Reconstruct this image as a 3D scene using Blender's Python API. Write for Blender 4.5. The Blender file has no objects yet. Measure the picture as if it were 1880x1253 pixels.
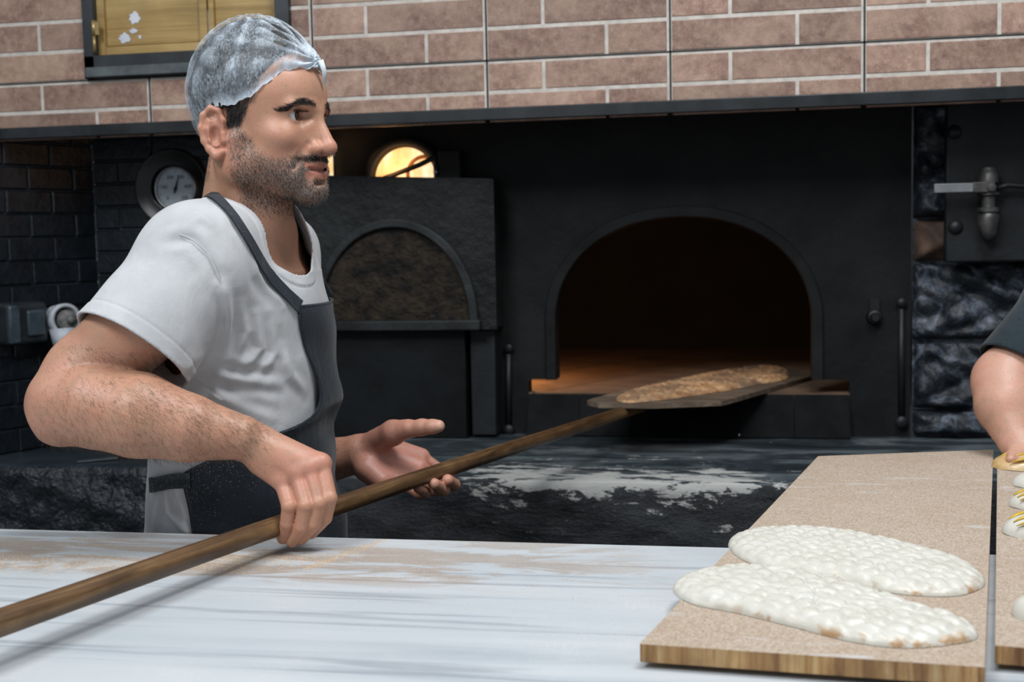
import bpy, bmesh, math, random
import numpy as np
from mathutils import Matrix, Vector
random.seed(5); rng = np.random.default_rng(7)
scene = bpy.context.scene
COL = scene.collection

# ------------------------------------------------------------------ camera
CAMZ = 1.50
YAW, PITCH, ROLL, FPX = 0.18752, 0.08364, -0.02128, 2226.0
_f = np.array([-math.sin(YAW)*math.cos(PITCH), math.cos(YAW)*math.cos(PITCH), -math.sin(PITCH)])
_r = np.array([math.cos(YAW), math.sin(YAW), 0.0]); _u = np.cross(_r, _f)
CR = _r*math.cos(ROLL)+_u*math.sin(ROLL); CU = -_r*math.sin(ROLL)+_u*math.cos(ROLL); CF = _f
CO = np.array([0, 0, CAMZ])
def ray(px, py): return CF+CR*(px-940)/FPX-CU*(py-626.5)/FPX
def at(px, py, d=None, Y=None, Z=None):
    """world point seen at a photo pixel, on the plane at view depth d, or world Y, or world Z"""
    v = ray(px, py)
    t = d if d is not None else (Y/v[1] if Y is not None else (Z-CAMZ)/v[2])
    return CO+v*t
cam = bpy.data.cameras.new('camera'); co = bpy.data.objects.new('camera', cam); COL.objects.link(co)
co.matrix_world = Matrix(((CR[0], CU[0], -CF[0], 0), (CR[1], CU[1], -CF[1], 0), (CR[2], CU[2], -CF[2], CAMZ), (0, 0, 0, 1)))
cam.sensor_width = 36; cam.lens = FPX/1880*36; cam.clip_start = .02
cam.dof.use_dof = True; cam.dof.focus_distance = 1.68; cam.dof.aperture_fstop = 6.3
scene.camera = co
# ------------------------------------------------------------------ light
scene.view_settings.view_transform = 'Standard'; scene.view_settings.look = 'None'
scene.view_settings.gamma = 1; scene.view_settings.exposure = 0.18; scene.view_settings.use_curve_mapping = False
w = bpy.data.worlds.new('world'); scene.world = w; w.use_nodes = True
bg = w.node_tree.nodes['Background']; bg.inputs[0].default_value = (.80, .90, 1.0, 1); bg.inputs[1].default_value = .31
def area(name, loc, target, sx, sy, power, color):
    l = bpy.data.lights.new(name, 'AREA'); l.shape = 'RECTANGLE'; l.size = sx; l.size_y = sy; l.energy = power; l.color = color
    o = bpy.data.objects.new(name, l); COL.objects.link(o); o.location = loc
    o.rotation_euler = (Vector(target)-Vector(loc)).to_track_quat('-Z', 'Y').to_euler(); return o
area('daylight_opening', (-1.5, -.9, 4.1), (-.1, 1.8, 1.1), 1.3, 1.0, 84, (.93, .97, 1.0))
area('ceiling_daylight', (.4, 1.2, 3.6), (.3, 1.5, 1.0), 1.0, .8, 46, (.96, .98, 1.0))

# ------------------------------------------------------------------ materials
def new_mat(name):
    m = bpy.data.materials.new(name); m.use_nodes = True
    nt = m.node_tree; b = nt.nodes['Principled BSDF']; return m, nt, b
def N(nt, t, **kw):
    n = nt.nodes.new(t)
    for k, v in kw.items(): setattr(n, k, v)
    return n
def ramp(nt, fac, stops):
    r = N(nt, 'ShaderNodeValToRGB'); e = r.color_ramp.elements
    while len(e) < len(stops): e.new(.5)
    for el, (p, c) in zip(e, stops):
        el.position = p; el.color = tuple(c)+(1,) if hasattr(c, '__len__') else (c, c, c, 1)
    nt.links.new(fac, r.inputs[0]); return r.outputs[0]
def coords(nt, scale=(1, 1, 1), rot=(0, 0, 0), loc=(0, 0, 0)):
    tc = N(nt, 'ShaderNodeTexCoord'); mp = N(nt, 'ShaderNodeMapping')
    mp.inputs['Scale'].default_value = scale; mp.inputs['Rotation'].default_value = rot; mp.inputs['Location'].default_value = loc
    nt.links.new(tc.outputs['Object'], mp.inputs[0]); return mp.outputs[0]
def noise(nt, vec, scale, detail=4, rough=.6, dist=0):
    n = N(nt, 'ShaderNodeTexNoise'); n.inputs['Scale'].default_value = scale; n.inputs['Detail'].default_value = detail
    n.inputs['Roughness'].default_value = rough; n.inputs['Distortion'].default_value = dist
    nt.links.new(vec, n.inputs['Vector']); return n.outputs['Fac']
def mix(nt, fac, a, b, mode='MIX'):
    m = N(nt, 'ShaderNodeMix', data_type='RGBA', blend_type=mode)
    for i, v in ((0, fac), (6, a), (7, b)):
        if isinstance(v, (int, float)): m.inputs[i].default_value = v
        elif isinstance(v, tuple): m.inputs[i].default_value = v+(1,)
        else: nt.links.new(v, m.inputs[i])
    return m.outputs[2]
def math_(nt, op, a, b=None, clamp=False):
    m = N(nt, 'ShaderNodeMath', operation=op, use_clamp=clamp)
    for i, v in ((0, a), (1, b)):
        if v is None: continue
        if isinstance(v, (int, float)): m.inputs[i].default_value = v
        else: nt.links.new(v, m.inputs[i])
    return m.outputs[0]
def bump(nt, b, h, strength=.3, dist=.002, prev=None):
    n = N(nt, 'ShaderNodeBump'); n.inputs['Strength'].default_value = strength; n.inputs['Distance'].default_value = dist
    nt.links.new(h, n.inputs['Height'])
    if prev is not None: nt.links.new(prev, n.inputs['Normal'])
    nt.links.new(n.outputs[0], b.inputs['Normal']); return n.outputs[0]
def link_color(nt, b, c): nt.links.new(c, b.inputs['Base Color'])
def simple(name, c1, c2=None, rough=.5, metal=0, scale=20, bstr=.2, bdist=.001, bscale=None, spec=.5, stops=(.35, .65), stretch=(1, 1, 1)):
    m, nt, b = new_mat(name); v = coords(nt, stretch)
    f = noise(nt, v, scale); link_color(nt, b, ramp(nt, f, [(stops[0], c1), (stops[1], c2 or c1)]))
    b.inputs['Roughness'].default_value = rough; b.inputs['Metallic'].default_value = metal
    b.inputs['Specular IOR Level'].default_value = spec
    if bstr: bump(nt, b, noise(nt, v, bscale or scale*3), bstr, bdist)
    return m
MAT = {}
MAT['black_steel'] = simple('black_steel', (.004, .005, .006), (.012, .014, .016), .5, 0, 9, .35, .002, 60, .35)
MAT['black_plate'] = simple('sooty_plate', (.002, .0024, .0028), (.010, .0102, .0100), .6, 0, 5, .5, .003, 30, .22)
MAT['rusty_plate'] = simple('burnt_iron', (.002, .002, .002), (.034, .023, .014), .8, 0, 22, 1.0, .012, 60, .3)
MAT['soot'] = simple('soot', (.006, .006, .006), (.012, .011, .010), .9, 0, 8, .3)
MAT['chrome'] = simple('worn_metal', (.35, .36, .38), (.5, .5, .52), .35, .9, 30, .1)
MAT['dull_metal'] = simple('dull_metal', (.05, .055, .06), (.16, .17, .18), .45, .5, 40, .3)
MAT['white_plastic'] = simple('grubby_white_plastic', (.34, .36, .40), (.52, .54, .58), .45, 0, 30, .1)
MAT['dark_plastic'] = simple('dark_plastic', (.012, .016, .02), (.03, .035, .04), .35, 0, 20, .1)
MAT['grout_dark'] = simple('dark_grout', (.012, .011, .011), (.03, .028, .026), .8)
MAT['grout_light'] = simple('light_grout', (.44, .40, .36), (.58, .53, .48), .85, 0, 50, .3)
MAT['eye_white'] = simple('eye_white', (.62, .56, .53), (.7, .66, .63), .12)
MAT['iris'] = simple('dark_iris', (.02, .010, .006), (.045, .022, .012), .08)
MAT['hair'] = simple('dark_hair', (.006, .005, .005), (.022, .018, .016), .55, 0, 90, .6, .002, 200, stretch=(1, 1, .35))
MAT['grey_hair'] = simple('grey_hair', (.20, .18, .16), (.35, .32, .29), .5)
MAT['bran'] = simple('bran', (.42, .27, .14), (.62, .46, .30), .9, 0, 300, 0)

def brick_mat():
    m, nt, b = new_mat('brick_tile'); v = coords(nt)
    a = N(nt, 'ShaderNodeAttribute'); a.attribute_name = 'shade'
    f = noise(nt, v, 55, 6, .75); g = noise(nt, v, 260, 3, .8); s = noise(nt, v, 9, 3, .6)
    c = ramp(nt, f, [(.3, (.13, .069, .050)), (.5, (.235, .135, .100)), (.68, (.35, .23, .17))])
    c = mix(nt, ramp(nt, s, [(.42, 0.0), (.68, .55)]), c, (.43, .295, .215))
    c = mix(nt, ramp(nt, g, [(.58, 0.0), (.70, .6)]), c, (.48, .37, .31))
    c = mix(nt, ramp(nt, g, [(.28, .7), (.40, 0.0)]), c, (.09, .055, .05))
    k = N(nt, 'ShaderNodeHueSaturation'); nt.links.new(c, k.inputs['Color'])
    nt.links.new(a.outputs['Fac'], k.inputs['Value']); link_color(nt, b, k.outputs[0])
    b.inputs['Roughness'].default_value = .6; bump(nt, b, f, .35, .002); return m
MAT['brick'] = brick_mat()
def black_brick():
    m, nt, b = new_mat('black_painted_brick'); v = coords(nt)
    f = noise(nt, v, 25, 5, .7)
    link_color(nt, b, ramp(nt, f, [(.3, (.003, .004, .006)), (.7, (.009, .013, .018))]))
    b.inputs['Roughness'].default_value = .33; bump(nt, b, f, .5, .006); return m
MAT['black_brick'] = black_brick()
MAT['black_grout'] = simple('painted_grout', (.012, .017, .022), (.035, .045, .055), .6, 0, 12)
def rock_mat():
    m, nt, b = new_mat('blackened_stone'); v = coords(nt)
    f = noise(nt, v, 16, 7, .7, 1.0); g = noise(nt, v, 60, 4, .7)
    c = ramp(nt, f, [(.35, (.006, .007, .009)), (.52, (.022, .027, .035)), (.64, (.12, .14, .18))])  # pale blue stop paints highlights into the dark stone colour
    link_color(nt, b, c); b.inputs['Roughness'].default_value = .38
    bump(nt, b, mix(nt, .5, f, g), .8, .012); return m
MAT['rock'] = rock_mat()
MAT['red_brick'] = simple('soot_stained_brick', (.05, .03, .022), (.13, .075, .05), .8, 0, 14, .8, .004, 60)

def ledge_mat(front):
    m, nt, b = new_mat('ledge_paint_front' if front else 'ledge_paint_top')
    v = coords(nt, (1, 1, 1)); vs = coords(nt, (1, 3.0, 2.6))
    f = noise(nt, vs, 3.2, 6, .7, .8); g = noise(nt, vs, 11, 8, .75, .3)
    geo = N(nt, 'ShaderNodeNewGeometry'); sx = N(nt, 'ShaderNodeSeparateXYZ'); nt.links.new(geo.outputs['Position'], sx.inputs[0])
    base = ramp(nt, f, [(.32, (.012, .016, .020)), (.5, (.035, .045, .052)), (.62, (.12, .145, .155))] if not front else
                [(.3, (.004, .005, .007)), (.6, (.012, .015, .02)), (.8, (.03, .036, .045))])
    # worn band of bare plaster along the front arris, right of the baker
    xm = ramp(nt, math_(nt, 'ADD', math_(nt, 'MULTIPLY', sx.outputs[0], .5), .5), [(.18, 0.0), (.23, 1.0), (.47, 1.0), (.56, .45)])
    if front: zm = ramp(nt, math_(nt, 'MULTIPLY', math_(nt, 'SUBTRACT', sx.outputs[2], LEDGE_Z-.25), 4), [(.40, .0), (.62, .42), (.86, .60), (.97, 1.0)])
    else: zm = ramp(nt, math_(nt, 'MULTIPLY', math_(nt, 'SUBTRACT', sx.outputs[1], LEDGE_Y), 2.2), [(.0, 1.0), (.28, .8), (.5, .35), (1, .30)])
    chip = math_(nt, 'MULTIPLY', math_(nt, 'MULTIPLY', xm, zm), .30)
    msk = ramp(nt, math_(nt, 'ADD', g, chip), [(.725, 0.0), (.75, 1.0)])
    link_color(nt, b, mix(nt, msk, base, (.42, .42, .40)))
    nt.links.new(ramp(nt, msk, [(0, .36), (1, .8)]), b.inputs['Roughness'])
    bump(nt, b, mix(nt, .35, g, noise(nt, v, 30, 6, .7)), .9 if front else .5, .014 if front else .005); return m
LEDGE_Y, LEDGE_Z = 2.42, 1.004

def marble_mat():
    m, nt, b = new_mat('streaked_marble'); vs = coords(nt, (.45, 6, 1)); v = coords(nt)
    f = noise(nt, vs, 3.0, 6, .6, .6); g = noise(nt, coords(nt, (.30, 9, 1)), 4.5, 5, .55, .5)
    c = ramp(nt, f, [(.26, (.38, .415, .445)), (.42, (.47, .505, .53)), (.65, (.53, .555, .575))])
    c = mix(nt, ramp(nt, g, [(.57, 0.0), (.65, .6)]), c, (.25, .28, .32))
    geo = N(nt, 'ShaderNodeNewGeometry'); sx = N(nt, 'ShaderNodeSeparateXYZ'); nt.links.new(geo.outputs['Position'], sx.inputs[0])
    ym = ramp(nt, math_(nt, 'SUBTRACT', sx.outputs[1], .75), [(.55, 0.0), (.60, 1.0), (.70, .95), (.83, .6)])
    xm = ramp(nt, math_(nt, 'MULTIPLY', math_(nt, 'ADD', sx.outputs[0], 1.4), .5), [(.45, 1.0), (.60, .75), (.70, 0.0)])
    n2 = noise(nt, coords(nt, (1.2, 4.5, 1)), 3.3, 6, .7, 1.0); sp = noise(nt, v, 700, 2, .9)
    dust = math_(nt, 'MULTIPLY', math_(nt, 'MULTIPLY', xm, ym), ramp(nt, n2, [(.46, 0.0), (.54, 1.0)]))
    dust = math_(nt, 'MULTIPLY', dust, ramp(nt, sp, [(.35, .1), (.55, .95)]))
    c = mix(nt, dust, c, (.34, .235, .155))
    fl = noise(nt, v, 5, 6, .7); fs = noise(nt, v, 900, 2, .8)
    c = mix(nt, math_(nt, 'MULTIPLY', ramp(nt, fl, [(.45, 0.0), (.65, .5)]), ramp(nt, fs, [(.5, 0.0), (.62, 1.0)])), c, (.78, .76, .72))
    link_color(nt, b, c); b.inputs['Roughness'].default_value = .42; b.inputs['Specular IOR Level'].default_value = .35
    bump(nt, b, fs, .12, .0006); return m
MAT['marble'] = marble_mat()

def board_mat():
    m, nt, b = new_mat('bran_dusted_board'); v = coords(nt); 
    f = noise(nt, v, 420, 3, .9); g = noise(nt, v, 7, 5, .65); s = noise(nt, coords(nt, (2.2, 9, 1)), 3.0, 5, .65, .6)
    c = ramp(nt, f, [(.32, (.22, .15, .10)), (.5, (.43, .34, .26)), (.66, (.60, .52, .44))])
    c = mix(nt, ramp(nt, g, [(.40, 0.0), (.7, .35)]), c, (.34, .22, .13))
    c = mix(nt, ramp(nt, s, [(.60, 0.0), (.74, .75)]), c, (.58, .57, .57))
    link_color(nt, b, c); b.inputs['Roughness'].default_value = .88; bump(nt, b, f, .6, .0012); return m
MAT['board_top'] = board_mat()
def wood_mat(name, dark, mid, light, rough=.5, scale=1.0, axis='X', spec=.5):
    m, nt, b = new_mat(name)
    st = {'X': (1.2, 22, 22), 'Y': (22, 1.2, 22), 'Z': (22, 22, 1.2)}[axis]
    v = coords(nt, tuple(a*scale for a in st)); f = noise(nt, v, 2.2, 7, .65, .8)
    g = noise(nt, coords(nt), 9*scale, 4, .6)
    c = ramp(nt, f, [(.32, dark), (.5, mid), (.68, light)])
    c = mix(nt, ramp(nt, g, [(.35, .55), (.6, 0.0)]), c, dark)
    link_color(nt, b, c); b.inputs['Roughness'].default_value = rough; b.inputs['Specular IOR Level'].default_value = spec
    bump(nt, b, f, .35, .001); return m
MAT['board_edge'] = wood_mat('weathered_board_edge', (.13, .055, .02), (.44, .25, .095), (.66, .47, .24), .7, 1.3, 'Z')
MAT['pole_wood'] = wood_mat('dark_oiled_pole', (.030, .014, .006), (.125, .064, .025), (.24, .14, .06), .42, 1.3, 'X')
MAT['blade_wood'] = wood_mat('scorched_blade', (.05, .032, .02), (.13, .09, .06), (.26, .19, .13), .75, 1.0, 'X')
MAT['gold_wood'] = wood_mat('ochre_painted_wood', (.20, .125, .035), (.39, .25, .085), (.50, .35, .15), .5, .6, 'X')

def dough_mat(baked=False):
    m, nt, b = new_mat('baked_crust' if baked else 'raw_dough'); v = coords(nt)
    geo = N(nt, 'ShaderNodeAttribute'); geo.attribute_name = 'edge'
    f = noise(nt, v, 30, 5, .6)
    if baked:
        c = ramp(nt, f, [(.3, (.26, .12, .05)), (.5, (.52, .29, .14)), (.7, (.68, .46, .28))])
        g = noise(nt, v, 10, 4, .6); c = mix(nt, ramp(nt, g, [(.45, 0.0), (.62, .8)]), c, (.14, .095, .065))
        b.inputs['Roughness'].default_value = .6
    else:
        c = ramp(nt, f, [(.35, (.55, .525, .455)), (.65, (.62, .60, .54))])
        e = math_(nt, 'MULTIPLY', geo.outputs['Fac'], ramp(nt, noise(nt, v, 45, 5, .7), [(.50, 0.0), (.60, 1.0)]))
        c = mix(nt, e, c, (.42, .26, .13))
        b.inputs['Roughness'].default_value = .42; b.inputs['Subsurface Weight'].default_value = .15
        b.inputs['Subsurface Radius'].default_value = (.006, .004, .003); b.inputs['Subsurface Scale'].default_value = 1
    link_color(nt, b, c); bump(nt, b, noise(nt, v, 140, 3, .6), .25, .001); return m
MAT['dough'] = dough_mat(); MAT['crust'] = dough_mat(True)
MAT['glaze'] = simple('egg_glaze', (.50, .30, .02), (.62, .42, .04), .25)

def cloth_mat(name, c1, c2, weave=900, speck=None, rough=.9, bs=.4, big=9):
    m, nt, b = new_mat(name); v = coords(nt); f = noise(nt, v, weave, 2, .8); g = noise(nt, v, big, 5, .6)
    c = ramp(nt, mix(nt, .7, f, g), [(.38, c1), (.62, c2)])
    if speck:
        s = noise(nt, v, 520, 2, .7); q = noise(nt, v, 7, 5, .7)
        t = math_(nt, 'ADD', s, math_(nt, 'MULTIPLY', q, .42))
        c = mix(nt, ramp(nt, t, [(.86, 0.0), (.93, 1.0)]), c, speck)
    link_color(nt, b, c); b.inputs['Roughness'].default_value = rough; b.inputs['Specular IOR Level'].default_value = .25
    b.inputs['Sheen Weight'].default_value = .15
    n1 = bump(nt, b, f, bs, .0006); bump(nt, b, noise(nt, coords(nt, (1, 1, .7)), 16, 4, .5, .8), .35, .010, n1); return m
MAT['shirt'] = cloth_mat('off_white_jersey', (.43, .43, .44), (.55, .55, .555))
MAT['apron'] = cloth_mat('navy_apron_cloth', (.007, .011, .017), (.017, .024, .034), 1100, (.26, .25, .22))
MAT['tshirt_dark'] = cloth_mat('dark_teal_jersey', (.010, .018, .024), (.022, .034, .043))
MAT['trousers'] = cloth_mat('dark_trousers', (.02, .022, .028), (.035, .038, .045))

def net_mat():
    m, nt, b = new_mat('hairnet_fabric'); v = coords(nt)
    a = N(nt, 'ShaderNodeAttribute'); a.attribute_name = 'dense'
    f = noise(nt, coords(nt, (1, 1, .45), (.4, .2, 0)), 210, 3, .8, 1.5); g = noise(nt, v, 24, 4, .65, .8)
    al = ramp(nt, mix(nt, .45, f, g), [(.38, .06), (.50, .22), (.62, .62)])
    al = math_(nt, 'ADD', al, a.outputs['Fac'], True)
    nt.links.new(al, b.inputs['Alpha']); b.inputs['Base Color'].default_value = (.56, .63, .70, 1)
    b.inputs['Roughness'].default_value = .6; bump(nt, b, g, .35, .004); return m
MAT['net'] = net_mat()

def skin_mat(name='skin'):
    m, nt, b = new_mat(name); v = coords(nt)
    a = N(nt, 'ShaderNodeAttribute'); a.attribute_name = 'tint'
    f = noise(nt, v, 42, 5, .65); g = noise(nt, v, 380, 3, .7); r = noise(nt, v, 11, 3, .5)
    c = mix(nt, ramp(nt, f, [(.34, 0.0), (.70, .45)]), a.outputs['Color'], (.52, .20, .13), 'MIX')
    c = mix(nt, ramp(nt, f, [(.32, .30), (.5, 0.0)]), c, (.30, .16, .10))
    c = mix(nt, ramp(nt, g, [(.30, .35), (.45, 0.0)]), c, (.20, .11, .07))
    link_color(nt, b, c); b.inputs['Roughness'].default_value = .46
    b.inputs['Subsurface Weight'].default_value = .12; b.inputs['Subsurface Radius'].default_value = (.010, .004, .002); b.inputs['Subsurface Scale'].default_value = .6
    n1 = bump(nt, b, g, .28, .0007); bump(nt, b, f, .25, .0025, n1); return m
MAT['skin'] = skin_mat()

# ------------------------------------------------------------------ mesh helpers
class MB:
    def __init__(s): s.v = []; s.f = []; s.m = []; s.sm = []
    def add(s, verts, faces, mi=0, smooth=False):
        o = len(s.v); s.v += [tuple(map(float, p)) for p in verts]
        for f in faces: s.f.append([i+o for i in f]); s.m.append(mi); s.sm.append(smooth)
    def box(s, a, b, mi=0, M=None):
        x0, y0, z0 = a; x1, y1, z1 = b
        v = [(x0, y0, z0), (x1, y0, z0), (x1, y1, z0), (x0, y1, z0), (x0, y0, z1), (x1, y0, z1), (x1, y1, z1), (x0, y1, z1)]
        if M is not None: v = [tuple(M @ Vector(p)) for p in v]
        s.add(v, [(0, 3, 2, 1), (4, 5, 6, 7), (0, 1, 5, 4), (1, 2, 6, 5), (2, 3, 7, 6), (3, 0, 4, 7)], mi)
    def bev(s, a, b, r, mi=0, M=None, y=False):
        """box with its -Y face chamfered (wall bricks)"""
        x0, y0, z0 = a; x1, y1, z1 = b
        v = [(x0, y1, z0), (x1, y1, z0), (x1, y1, z1), (x0, y1, z1), (x0, y0+r, z0), (x1, y0+r, z0), (x1, y0+r, z1), (x0, y0+r, z1),
             (x0+r, y0, z0+r), (x1-r, y0, z0+r), (x1-r, y0, z1-r), (x0+r, y0, z1-r)]
        if M is not None: v = [tuple(M @ Vector(p)) for p in v]
        s.add(v, [(0, 1, 5, 4), (1, 2, 6, 5), (2, 3, 7, 6), (3, 0, 4, 7), (4, 5, 9, 8), (5, 6, 10, 9), (6, 7, 11, 10), (7, 4, 8, 11), (8, 9, 10, 11)], mi)
    def tube(s, pts, rad, n=12, mi=0, cap=True, smooth=True, flat=None):
        pts = [np.array(p, float) for p in pts]; k = len(pts)
        if not hasattr(rad, '__len__'): rad = [rad]*k
        t0 = pts[1]-pts[0]; up = np.array([0, 0, 1.]) if abs(t0[2])/np.linalg.norm(t0) < .9 else np.array([1., 0, 0])
        V = []
        for i in range(k):
            t = pts[min(i+1, k-1)]-pts[max(i-1, 0)]; t = t/np.linalg.norm(t)
            a = np.cross(t, up); a /= np.linalg.norm(a); b = np.cross(a, t)
            for j in range(n):
                c, d = math.cos(2*math.pi*j/n), math.sin(2*math.pi*j/n)
                V.append(pts[i]+rad[i]*(a*c+b*d*(flat or 1)))
        F = [(i*n+j, i*n+(j+1) % n, (i+1)*n+(j+1) % n, (i+1)*n+j) for i in range(k-1) for j in range(n)]
        if cap: F += [tuple(range(n))[::-1], tuple(range((k-1)*n, k*n))]
        s.add(V, F, mi, smooth)
    def lathe(s, prof, c, ax, n=40, mi=0, smooth=True, arc=None):
        """prof: (radius, height) pairs round axis ax from c"""
        ax = np.array(ax, float); ax /= np.linalg.norm(ax); up = np.array([0, 0, 1.]) if abs(ax[2]) < .9 else np.array([1., 0, 0])
        a = np.cross(ax, up); a /= np.linalg.norm(a); b = np.cross(a, ax); c = np.array(c, float)
        V = [c+ax*h+r*(a*math.cos(2*math.pi*j/n)+b*math.sin(2*math.pi*j/n)) for r, h in prof for j in range(n)]
        F = [(i*n+j, i*n+(j+1) % n, (i+1)*n+(j+1) % n, (i+1)*n+j) for i in range(len(prof)-1) for j in range(n)]
        s.add(V, F, mi, smooth)
    def prism(s, poly, vec, mi=0, mside=None):
        """3-D polygon swept along vec"""
        n = len(poly); vec = np.array(vec, float)
        V = [np.array(p, float) for p in poly]+[np.array(p, float)+vec for p in poly]
        s.add(V, [tuple(range(n))[::-1], tuple(range(n, 2*n))], mi)
        s.add(V, [(i, (i+1) % n, n+(i+1) % n, n+i) for i in range(n)], mi if mside is None else mside)
    def build(s, name, mats, parent=None, bevel=0, seg=2, wnorm=False, fixn=True, auto=None, sub=0):
        me = bpy.data.meshes.new(name); me.from_pydata(s.v, [], s.f)
        for m in (mats if isinstance(mats, (list, tuple)) else [mats]): me.materials.append(m)
        me.polygons.foreach_set('material_index', s.m); me.polygons.foreach_set('use_smooth', s.sm)
        if fixn:
            bm = bmesh.new(); bm.from_mesh(me)
            bmesh.ops.recalc_face_normals(bm, faces=bm.faces); bm.to_mesh(me); bm.free()
        if auto:
            me.polygons.foreach_set('use_smooth', [True]*len(me.polygons)); me.set_sharp_from_angle(angle=math.radians(auto))
        o = bpy.data.objects.new(name, me); COL.objects.link(o)
        if parent is not None: adopt(o, parent)
        if sub:
            q = o.modifiers.new('sub', 'SUBSURF'); q.levels = q.render_levels = sub
        if bevel:
            q = o.modifiers.new('bevel', 'BEVEL'); q.width = bevel; q.segments = seg; q.limit_method = 'ANGLE'; q.angle_limit = math.radians(35)
            me.polygons.foreach_set('use_smooth', [True]*len(me.polygons)); me.set_sharp_from_angle(angle=math.radians(35)); q.harden_normals = False
        return o
def adopt(o, p):
    o.parent = p; bpy.context.view_layer.update() if False else None
    o.matrix_parent_inverse = p_inv(p)
def p_inv(p):
    M = p.matrix_basis.copy(); q = p
    while q.parent is not None:
        M = q.parent.matrix_basis @ q.matrix_parent_inverse @ M; q = q.parent
    return M.inverted()
def tag(o, label, cat, group=None, kind=None):
    o['label'] = label; o['category'] = cat
    if group: o['group'] = group
    if kind: o['kind'] = kind
    return o
def struct(o, label=None, cat=None):
    o['kind'] = 'structure'
    if label: o['label'] = label; o['category'] = cat
    return o
def thing(name, loc, label, cat, group=None):
    o = bpy.data.objects.new(name, None); COL.objects.link(o); o.location = tuple(map(float, loc)); o.empty_display_size = .05
    return tag(o, label, cat, group)
def set_attr(me, name, vals, typ='FLOAT'):
    a = me.attributes.new(name, typ, 'POINT')
    a.data.foreach_set('value' if typ == 'FLOAT' else 'color', np.asarray(vals, np.float32).ravel())

# ------------------------------------------------------------------ the back of the bakery
TW = .4155; TY = 2.752                       # tile width, tile face
S0 = -1.51394474*2.752/2.981; ZL = CAMZ+.32297733*2.752/2.981; ZJ = CAMZ+.4413705*2.752/2.981
ROW = (ZJ-ZL)/1.5*.985; OY = 3.02            # brick course, oven face
def clip_rect(r, h):
    """r minus hole h (x0,x1,z0,z1)"""
    x0, x1, z0, z1 = r; a0, a1, b0, b1 = h
    if x1 <= a0 or x0 >= a1 or z1 <= b0 or z0 >= b1: return [r]
    out = []
    if x0 < a0: out.append((x0, a0, z0, z1))
    if x1 > a1: out.append((a1, x1, z0, z1))
    if z0 < b0: out.append((max(x0, a0), min(x1, a1), z0, b0))
    if z1 > b1: out.append((max(x0, a0), min(x1, a1), b1, z1))
    return [q for q in out if q[1]-q[0] > .004 and q[3]-q[2] > .004]
pa = at(160, 143, Y=TY); pb = at(538, 143, Y=TY)
HOLE = (pa[0], pb[0], ZJ+.002, ZJ+.46)
mb = MB(); shades = []
def tiled():
    zt = ZJ
    rows = []
    for k in range(-2, 6): rows.append(k)
    for i in range(-4, 9):
        x0 = S0+i*TW; x1 = x0+TW
        for k in rows:
            z0 = ZJ+k*ROW; z1 = z0+ROW
            frac = .315 if k % 2 else .66
            dark_lo = (k % 4 == 0); dark_hi = (k % 4 == 3)
            zz0 = z0+(.003 if dark_lo else .0045); zz1 = z1-(.0055 if dark_hi else .0045)
            if k == -1: zz1 = z1-.0075
            for a, b_ in ((x0+.0042, x0+TW*frac-.0042), (x0+TW*frac+.0042, x1-.0075)):
                if k == -2: zz0 = max(zz0, ZL-.03)
                for q in clip_rect((a, b_, zz0, zz1), HOLE):
                    n0 = len(mb.f); mb.bev((q[0], TY-.0012, q[2]), (q[1], TY+.006, q[3]), .0012)
                    sh = .80+.42*random.random(); shades.append((n0, len(mb.f), sh))
tiled()
for r in clip_rect((S0-4*TW, S0+9*TW, ZL-.01, ZJ+6*ROW), HOLE): mb.box((r[0], TY+.0005, r[2]), (r[1], TY+.02, r[3]), 1)
for i in range(-4, 10):                                   # open dark joints between the tiles
    for q in clip_rect((S0+i*TW-.0022, S0+i*TW+.0022, ZL-.01, ZJ+6*ROW), HOLE): mb.box((q[0], TY-.0002, q[2]), (q[1], TY+.001, q[3]), 2)
for z in (ZJ, ZJ+4*ROW):
    for q in clip_rect((S0-4*TW, S0+9*TW, z-.002, z+.002), HOLE): mb.box((q[0], TY-.0002, q[2]), (q[1], TY+.001, q[3]), 2)
wall = struct(mb.build('wall_back', [MAT['brick'], MAT['grout_light'], MAT['grout_dark']], fixn=False))
fs = np.ones(len(wall.data.polygons))
for a, b_, sh in shades: fs[a:b_] = sh
at_ = wall.data.attributes.new('shade', 'FLOAT', 'FACE'); at_.data.foreach_set('value', fs.astype(np.float32))
XL, XR = S0-4*TW, S0+9*TW
# structural backing of the tiled hood, closing it above and behind
mb = MB(); mb.box((XL, TY+.02, ZL-.005), (XR, TY+.05, 2.35)); mb.box((XL, TY+.05, ZL), (XR, 3.4, ZL+.05))
o = struct(mb.build('ceiling', simple('hood_underside', (.004, .004, .005), (.012, .012, .013), .28, 0, 6, .25, .002, 14)))
# steel lintel angle
mb = MB(); mb.box((XL, TY-.012, ZL-.024), (XR, TY-.006, ZL+.002)); mb.box((XL, TY-.012, ZL-.026), (XR, TY+.05, ZL-.020))
struct(mb.build('trim_1', simple('black_lintel', (.006, .007, .008), (.018, .021, .024), .35, 0, 14, .15), bevel=.002))

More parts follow.
